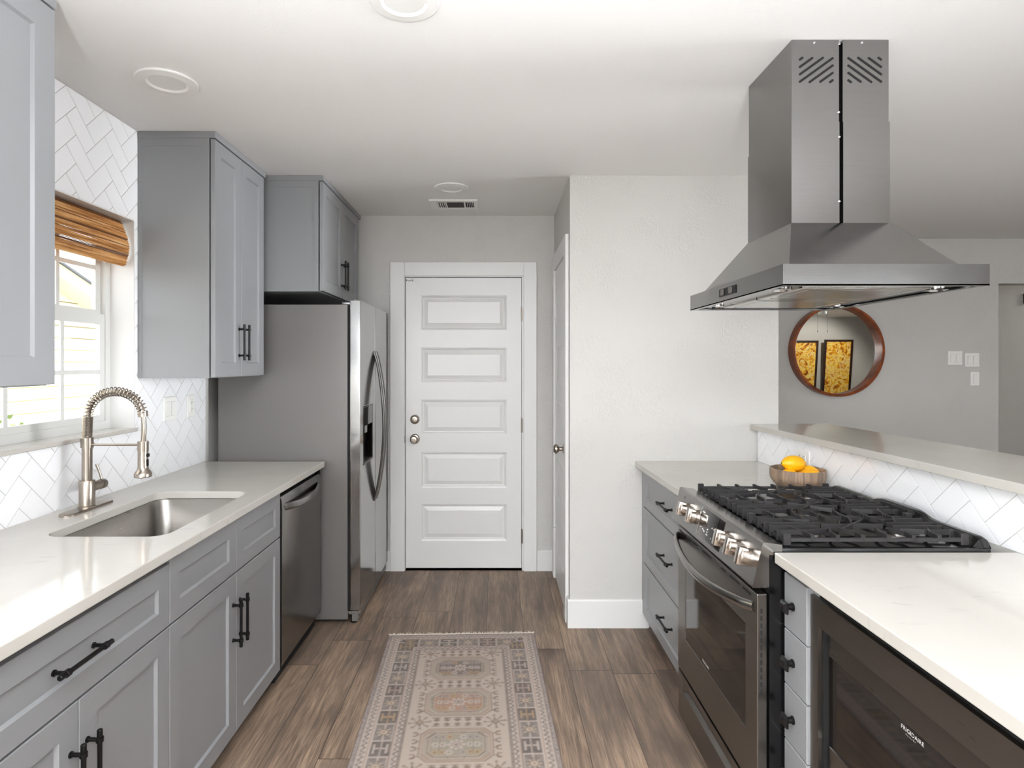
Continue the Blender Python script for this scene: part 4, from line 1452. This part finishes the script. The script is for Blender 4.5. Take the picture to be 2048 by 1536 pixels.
# ------------------------------------------------------------------ rug
RW, RL = 0.772, 2.50
def rug_raster(nx, ny):
    s, tt = np.meshgrid((np.arange(nx) + .5) / nx * RW * 100, (np.arange(ny) + .5) / ny * RL * 100)  # cm; t=0 at the far end
    W, L = RW * 100, RL * 100
    rs_ = np.random.RandomState(5)
    def c(r, g, b):
        return np.array(srgb(r, g, b)[:3])
    field, dark, brown = c(216, 198, 183), c(84, 74, 76), c(112, 88, 80)
    rust, slate, sage, pale, lilac, gold = c(188, 144, 120), c(84, 78, 80), c(158, 152, 132), c(222, 206, 194), c(184, 170, 166), c(200, 166, 122)
    img = np.zeros((ny, nx, 3)); img[:] = field
    def put(m, col, a=1.0):
        img[m] = img[m] * (1 - a) + col * a
    e = np.minimum(np.minimum(s, W - s), np.minimum(tt, L - tt))       # distance to the edge
    vert = np.minimum(s, W - s) <= np.minimum(tt, L - tt)               # nearest edge is a long side
    along = np.where(vert, tt - 9.5, s - 9.5 + 2.0)
    bd = e < 18.2
    put(bd, pale)
    put(e < 1.5, lilac)
    put((e < 1.5) & (rs_.rand(ny, nx) < .35), dark, .6)
    put((e > 1.5) & (e < 2.1), dark, .8)
    def zig(e0, e1, per):
        ph = np.abs(((along / per) % 1.0) - .5) * 2
        mid = e0 + (e1 - e0) * (0.18 + 0.64 * ph)
        put((e > e0) & (e < e1) & (np.abs(e - mid) < 0.42), dark, .85)
        put((e > e0) & (e < e1) & (np.hypot(((along + per / 2) % per - per / 2) / 1.0, e - (e0 + e1) / 2 + .7) < 0.3), brown, .8)
    zig(2.3, 5.2, 2.7)
    for a, b_, col, k in ((5.3, 5.7, rust, .8), (5.9, 6.25, dark, .7), (13.9, 14.25, dark, .7), (14.4, 14.8, rust, .7)):
        put((e > a) & (e < b_), col, k)
    zig(14.9, 17.1, 2.7)
    put((e > 17.2) & (e < 18.1), dark, .85)
    put((e > 17.45) & (e < 17.85) & ((along % 0.9) < .42), pale, .9)
    # main border blocks
    mb = (e > 6.3) & (e < 13.8)
    q = e - 10.05                                # across, -3.75..3.75
    P_ = 20.0
    ph = (along % P_)
    blk = np.floor(along / P_).astype(int)
    H = ph < 9.0
    p = ph - 4.5
    put(mb & H, slate, 0.95)
    put(mb & H & (np.abs(p) > 4.2), pale, .9)
    acc = np.where((blk % 3 == 0)[..., None], gold, np.where((blk % 3 == 1)[..., None], pale, rust * .5 + pale * .5))
    m = mb & H & ((np.abs(q) < 0.5) | (np.abs(p) < 0.45) & (np.abs(q) < 2.6) | (np.abs(np.abs(q) - 2.5) < .42) & (np.abs(p) < 2.6))
    img[m] = acc[m] * .9 + slate * .1
    put(mb & H & (np.abs(q) < .16), slate, .8)
    D = mb & ~H
    p = ph - 14.5                                # -5.5..5.5
    put(D, slate, 0.75)
    put(D & (np.abs(p) > 5.0), pale, .95)
    put(D & (np.abs(q) > 3.35), pale, .8)
    tri = D & (np.abs(p) < 4.8) & (np.abs(q) < 3.2) & (np.abs(p) > 1.2) & (np.abs(q) / 3.2 + (4.8 - np.abs(p)) / 4.4 > 1.15)
    put(tri, np.array(c(158, 150, 146)), .9)
    put(tri & (np.abs(np.abs(q) - 2.4) < .35) & (np.abs(np.abs(p) - 3.6) < .5), brown, .8)
    dm = D & (np.abs(p) / 3.4 + np.abs(q) / 3.3 < 1)
    put(dm, c(116, 106, 104), .9)
    fl = D & (np.hypot(p / 1.25, q / 1.3) < 1.75 + .45 * np.cos(8 * np.arctan2(p, q)))
    put(fl, c(222, 204, 180), .95)
    put(fl & (np.hypot(p, q) < .7), rust, .9)
    put(fl & (np.abs(np.hypot(p / 1.25, q / 1.3) - 1.3) < .22), brown, .7)
    put(D & (np.abs(q) < .35) & (np.abs(p) > 3.0), pale, .8)
    # field ornaments
    fx = s - W / 2
    cent = [35.6 + 28.4 * k for k in range(0, 8)]
    inner_cols = [c(122, 108, 108), c(188, 146, 122), c(168, 162, 144)]
    fm = e > 18.3
    for k, t0 in enumerate(cent):
        fy = tt - t0
        def octo(hw, hh, cut):
            return fm & (np.abs(fx) < hw) & (np.abs(fy) < hh) & (np.abs(fx) - hw + np.abs(fy) - hh < -cut)
        put(octo(14.2, 10.2, 3.6), brown, .75)
        put(octo(13.8, 9.8, 3.5), c(206, 186, 168), .95)
        put(octo(13.2, 9.2, 3.4), c(180, 152, 136), .85)
        put(octo(12.4, 8.5, 3.2), c(204, 192, 174), .95)
        put(octo(12.0, 8.1, 3.1) & ((np.abs(fx) + np.abs(fy)) % 1.3 < .5), dark, .65)
        put(octo(11.0, 7.2, 2.8), brown, .8)
        put(octo(10.6, 6.8, 2.6), c(216, 200, 182), .9)
        ic = inner_cols[k % 3]
        inn = octo(10.2, 6.4, 2.3)
        put(inn, ic, .95)
        r = np.hypot(fx / 1.15, fy); a = np.arctan2(fy, fx)
        put(inn & (r < 2.6 + .6 * np.cos(8 * a)), pale, .95)
        put(inn & (np.abs(r - 1.5) < .25), brown, .7)
        put(inn & (r < .8), c(120, 104, 98), .8)
        for gx in (-8, -5.2, -2.6, 2.6, 5.2, 8):
            for gy in (-4.5, 0, 4.5):
                if abs(gx) < 4 and gy == 0:
                    continue
                rr = np.hypot(fx - gx, fy - gy); aa = np.arctan2(fy - gy, fx - gx)
                put(inn & (rr < 1.35 + .35 * np.cos(6 * aa)), [pale, gold, lilac][(int(gx * 3) + int(gy)) % 3], .8)
                put(inn & (rr < .5), brown, .8)
        put(inn & (np.abs(np.abs(fx) - 6.2) < .2) & (np.abs(fy) < 5), dark, .35)
        # side hooks
        for sg in (-1, 1):
            for hy in (-6.5, -2.2, 2.2, 6.5):
                cx, cy = sg * 16.3, hy
                rr = np.hypot(fx - cx, fy - cy)
                put(fm & (np.abs(rr - 1.15) < .34) & ((fx - cx) * sg < .7), brown, .85)
                put(fm & (np.abs(fy - cy) < .22) & (np.abs(fx - sg * 15.0) < 1.2), brown, .7)
    for k in range(-1, 8):
        tm = 35.6 + 14.2 + 28.4 * k
        if k == -1:
            tm = 21.6
        for gx in (-8.4, -4.2, 0, 4.2, 8.4):
            for gy in (-1.6, 1.6):
                ax_, ay_ = np.abs(fx - gx), (tt - tm - gy) * np.sign(gy)
                put(fm & (ax_ < 1.5 - np.abs(ay_ + .2) * 1.2) & (np.abs(ay_) < 1.2), brown, .85)
                put(fm & (ax_ < 1.6) & (np.abs(ay_ - 1.2) < .22), brown, .8)
        for sg in (-1, 1):
            cx = sg * 15.2
            r = np.hypot(fx - cx, tt - tm); a = np.arctan2(tt - tm, fx - cx)
            put(fm & (r < 4.6) & (r > 1.7) & (np.abs(np.sin(4 * a + .4)) < .42 + .1 * np.cos(3 * r)), brown, .72)
            put(fm & ((np.abs(fx - cx) + np.abs(tt - tm)) < 1.8), c(176, 150, 128), .9)
            put(fm & (np.abs(np.abs(fx - cx) + np.abs(tt - tm) - 1.7) < .28), dark, .8)
    # wear: fade pattern towards the field colour
    n = rs_.rand(ny // 6 + 2, nx // 6 + 2)
    n = np.kron(n, np.ones((6, 6)))[:ny, :nx]
    f = 0.04 + 0.16 * n + 0.08 * rs_.rand(ny, nx)
    img = img * (1 - f[..., None]) + c(210, 193, 180) * f[..., None]
    return img

def build_rug():
    rg_ = thing('rug', 'faded beige oriental runner rug with medallions on the plank floor', 'rug', (-0.1825, 3.176, 0))
    WLOC[rg_.name] = Vector((0, 0, 0))
    rg_.rotation_euler = (0, 0, -math.radians(-1.95))
    nx, ny = 190, 610
    img = rug_raster(nx, ny)
    xs = np.linspace(-RW / 2, RW / 2, nx + 1)
    ys_ = np.linspace(0, -RL, ny + 1)
    X, Y = np.meshgrid(xs, ys_)
    rs_ = np.random.RandomState(2)
    Z = 0.007 + 0.0004 * rs_.rand(ny + 1, nx + 1)
    edge = (np.abs(X) > RW / 2 - .003)
    Z[edge] = 0.0045
    n = (nx + 1) * (ny + 1)
    co = np.stack([X, Y, Z], -1).reshape(-1, 3)
    idx = np.arange(n).reshape(ny + 1, nx + 1)
    quads = np.stack([idx[1:, :-1], idx[1:, 1:], idx[:-1, 1:], idx[:-1, :-1]], -1).reshape(-1, 4)
    # underside ring so the rug has thickness
    rim = list(idx[0, :]) + list(idx[1:, -1]) + list(idx[-1, -2::-1]) + list(idx[-2:0:-1, 0])
    low = co[rim].copy(); low[:, 2] = 0.0006
    co2 = np.vstack([co, low])
    m = len(rim)
    side = [(rim[i], rim[(i + 1) % m], n + (i + 1) % m, n + i) for i in range(m)]
    faces = [tuple(q) for q in quads.tolist()] + side + [tuple(range(n + m - 1, n - 1, -1))]
    me = bpy.data.meshes.new('pile')
    me.from_pydata(co2.tolist(), [], faces)
    at_ = me.color_attributes.new('pattern', 'FLOAT_COLOR', 'POINT')
    # cell colours averaged on to vertices
    pad = np.pad(img, ((1, 1), (1, 1), (0, 0)), mode='edge')
    vc = (pad[:-1, :-1] + pad[1:, :-1] + pad[:-1, 1:] + pad[1:, 1:]) / 4
    vc = vc.reshape(-1, 3)
    vc = np.vstack([vc, vc[rim]])
    vc = np.hstack([vc, np.ones((len(vc), 1))]).astype(np.float32)
    at_.data.foreach_set('color', vc.ravel())
    me.materials.append(M['rug'])
    o = bpy.data.objects.new('woven_field', me)
    COL.objects.link(o); o.parent = rg_
    b = B()
    rr = random.Random(4)
    for k in range(150):
        x = -RW / 2 + RW * (k + .5) / 150
        l = rr.uniform(.014, .034); dx = rr.uniform(-.014, .014)
        b.tube([(x, -0.004, 0.006), (x + dx * .4, l * .5, 0.0055), (x + dx, l, 0.0022)], [0.0022, 0.002, 0.001], 5)
    b.box((-RW / 2, -0.006, 0.0012), (RW / 2, 0.002, 0.0085), 0.002)
    obj('fringe', b, M['fringe'], rg_, label='short cream fringe')
build_rug()

# ------------------------------------------------------------------ ceiling fixtures
def can_light(label, x, y, r):
    t = thing('ceiling_light', label, 'ceiling light', (x, y, CEIL - 0.012), 'recessed ceiling lights')
    b = B().lathe([(r, 0.0), (r, -0.004), (r * .97, -0.007), (r * .66, -0.010), (r * .60, -0.006), (r * .55, -0.001)], (x, y, CEIL - 0.0003), n=48, cap0=False, cap1=False)
    obj('trim_ring', b, M['canwhite'], t)
    obj('lens', B().lathe([(r * .60, -0.0045), (r * .3, -0.0055), (r * .05, -0.006)], (x, y, CEIL), n=40, cap0=False), M['lens'], t)
can_light('round white recessed light over the sink window side', -1.205, 2.18, 0.106)
can_light('round white recessed light beside the ceiling vent', -0.263, 3.492, 0.100)
can_light('round white recessed light cut off by the top edge of the photo', -0.262, 1.69, 0.100)

t = thing('ceiling_vent', 'rectangular white ceiling air vent with louvres in front of the far door', 'vent', (-0.272, 3.85, CEIL - 0.01))
VX0, VX1, VY0, VY1 = -0.424, -0.120, 3.745, 3.965
b = B().plate(rect(VX0, VY0, VX1, VY1), [rect(VX0 + .045, VY0 + .04, VX0 + .098, VY1 - .035), rect(VX0 + .106, VY0 + .04, VX0 + .216, VY1 - .035), rect(VX0 + .226, VY0 + .04, VX0 + .280, VY1 - .035)], mpZ(CEIL), -0.0005, -0.008)
obj('frame', b, M['plastic'], t)
obj('duct_opening', B().box((VX0 + .03, VY0 + .03, CEIL - 0.0015), (VX1 - .015, VY1 - .03, CEIL - 0.0004)), M['void'], t)
for k in range(4):
    obj('louvre', B().box((VX0 + .047 + k * .0135, VY0 + .04, CEIL - 0.0075), (VX0 + .053 + k * .0135, VY1 - .035, CEIL - 0.002)), M['plastic'], t)
    obj('louvre', B().box((VX0 + .236 + k * .0115, VY0 + .04, CEIL - 0.0075), (VX0 + .239 + k * .0115, VY1 - .035, CEIL - 0.002)), M['plastic'], t)
for k in range(9):
    obj('louvre', B().box((VX0 + .106, VY0 + .043 + k * .0162, CEIL - 0.006), (VX0 + .216, VY0 + .0445 + k * .0162, CEIL - 0.002)), M['steeldark'], t)

# ------------------------------------------------------------------ dining / living side
mr = thing('round_mirror', 'round mirror in a deep reddish wood frame on the grey wall', 'mirror', (2.794, YB, 1.555))
MC = (2.794, YB, 1.555)
b = B().loft([[Vector((MC[0] + r * math.cos(2 * PI * k / 72), YB + h, MC[2] + r * math.sin(2 * PI * k / 72))) for k in range(72)]
              for r, h in ((0.377, -0.001), (0.377, -0.078), (0.374, -0.081), (0.357, -0.081), (0.354, -0.078), (0.352, -0.030), (0.352, -0.001))], ring=True)
obj('frame', b, M['walnut'], mr)
obj('glass', B().lathe([(0.3525, -0.024), (0.3525, -0.030)], MC, 'Y', 72), M['mirror'], mr)

mpW = mpY(YB)
plate_wall('wall_switch', 'white two gang rocker switch on the grey wall, nearest the mirror', 'switch', mpW, (3.800, 1.494), 2, ['rocker', 'rocker'], 'switch plates')
plate_wall('wall_switch', 'white two gang switch next to the opening, above the single switch', 'switch', mpW, (3.942, 1.478), 2, ['rocker', 'rocker'], 'switch plates')
plate_wall('wall_switch', 'white single rocker switch below the two gang switches', 'switch', mpW, (3.965, 1.322), 1, ['rocker'], 'switch plates')
mpH = mpY(5.95)
plate_wall('wall_switch', 'white switch plate on the hallway wall at the right photo edge', 'switch', mpH, (5.315, 1.57), 1, ['rocker'], 'switch plates')
t = thing('wall_box', 'small dark box high on the hallway wall at the right photo edge', 'wall fixture', (5.33, 5.95, 2.1))  # dark box of unknown use, its parts made up
obj('housing', B().box((5.265, 5.905, 2.045), (5.40, 5.9495, 2.15), 0.006), M['darkframe'], t)
obj('front_plate', B().box((5.28, 5.902, 2.06), (5.385, 5.906, 2.135), 0.002), M['black'], t)

# paintings seen only in the mirror, leaning forward slightly
def painting(label, x0, x1, z0, z1, seed):
    t = thing('framed_painting', label, 'painting', ((x0 + x1) / 2, -3.38, z0), 'framed paintings seen in the mirror')
    L = WLOC[t.name]
    b = B().plate(rect(x0, z0, x1, z1), [rect(x0 + .042, z0 + .042, x1 - .042, z1 - .042)], mpY(-3.37, 1), 0, 0.04)
    obj('frame', b, M['darkframe'], t)
    obj('canvas', B().box((x0 + .04, -3.365, z0 + .04), (x1 - .04, -3.345, z1 - .04)), mat_canvas('painted_canvas', seed), t)
    t.rotation_euler = (math.radians(-6.0), 0, 0)
    t.location.y += 0.012
painting('tall yellow abstract painting in a dark frame, whole in the mirror', 7.18, 7.80, 0.72, 1.98, 3.1)
painting('tall yellow abstract painting cut off by the mirror edge', 6.42, 7.04, 0.72, 1.96, 8.7)

fn_ = thing('ceiling_fan', 'white ceiling fan with two pull chains seen only in the mirror', 'ceiling fan', (5.10, 0.5, 1.93))
b = B().lathe([(0.07, CEIL - .001), (0.07, CEIL - .03), (0.02, CEIL - .05), (0.02, CEIL - .10), (0.11, CEIL - .11), (0.12, CEIL - .19), (0.06, CEIL - .22), (0.06, CEIL - .26), (0.02, CEIL - .27)], (5.10, 0.5, 0), n=32)
obj('motor', b, M['plastic'], fn_)
for k in range(5):
    a = 2 * PI * k / 5 + .3
    d = Vector((math.cos(a), math.sin(a), 0)); n = Vector((-d.y, d.x, 0))
    b = B().obox(Vector((5.10, 0.5, CEIL - .155)) + d * 0.40, d * 0.27, n * 0.062 + Vector((0, 0, .012)), Vector((0, 0, .004)), 0.002)
    obj('blade', b, M['plastic'], fn_)
for dx in (-0.078, 0.078):
    b = B().cyl((5.10 + dx, 0.5, CEIL - .20), (5.10 + dx, 0.5, 1.96), 0.0022, n=6).ell((5.10 + dx, 0.5, 1.95), 0.007, 0.007, 0.012)
    obj('pull_chain', b, M['steeldark'], fn_)

# ------------------------------------------------------------------ outside the sink window
obj('ground', B().box((-14, -6, -0.5), (-1.9, 16, -0.35)), M['dirt'], kind='structure')
obj('bounce_slab', B().box((-5.5, -6, -0.36), (-2.2, 14, -0.33)), M['bounce_ground'], kind='structure')  # unseen pale ground added to bounce daylight up into the window
nh = thing('neighbor_house', 'cream lap sided neighbouring house outside the sink window', 'house', (-6.0, 6.0, -0.35))
b = B()
zz = -0.35
eave = lambda y: 2.60 - 0.33 * (y - 7.636) + 0.16
k = 0
while zz < 3.7:
    y_end = min(11.5, 7.636 + (2.60 + 0.12 - zz) / 0.33)
    y_beg = max(1.0, -2.5 + 0)
    if y_end > 2.2:
        b.box((-6.03, 0.5, zz + 0.158), (-5.9985, y_end, zz + 0.170), 0, 1)  # dark strip painted in for the shadow line under each lap
        b.loft([[Vector((-6.03, y, zz)), Vector((-6.0, y, zz)), Vector((-6.012, y, zz + 0.166)), Vector((-6.03, y, zz + 0.166))] for y in (0.5, y_end)])
    zz += 0.166
obj('siding', b, [M['siding'], M['lap_shade']], nh)
ry = lambda y: 2.60 - 0.33 * (y - 7.636)
b = B().loft([[Vector((x, y, ry(y) + dz)) for x, dz in ((-5.65, 0), (-5.65, .165), (-5.68, .165), (-5.68, .03), (-6.0, .03), (-6.0, 0))] for y in (3.0, 11.0)])
obj('rake_board', b, M['soffit'], nh)
b = B().loft([[Vector((x, y, ry(y) + dz)) for x, dz in ((-5.62, .165), (-5.62, .195), (-9.0, .195), (-9.0, .165))] for y in (3.0, 11.0)])
obj('roof', b, M['shingle'], nh)
sh_ = thing('shrub', 'low green shrub against the neighbouring house', 'shrub', (-5.4, 6.6, -0.35))
b = B()
rr = random.Random(9)
for k in range(420):
    th, ph_ = rr.uniform(0, 2 * PI), math.acos(rr.uniform(-0.2, 1))
    rad = rr.uniform(.6, 1.0)
    c = Vector((-5.4 + .45 * rad * math.sin(ph_) * math.cos(th), 6.6 + .75 * rad * math.sin(ph_) * math.sin(th), -0.3 + 1.1 * rad * max(0, math.cos(ph_)) + .1))
    a1 = Vector((rr.uniform(-1, 1), rr.uniform(-1, 1), rr.uniform(-.5, 1))).normalized() * .06
    a2 = a1.cross(Vector((rr.uniform(-1, 1), rr.uniform(-1, 1), rr.uniform(-1, 1)))).normalized() * .025
    v = [b.bm.verts.new(c + q) for q in (-a1, a2, a1, -a2)]
    b.bm.faces.new(v)
obj('foliage', b, M['leaf'], sh_, recalc=False)
obj('stem', B().cyl((-5.4, 6.6, -0.36), (-5.4, 6.6, 0.3), 0.02, n=8), M['bamboodark'], sh_)
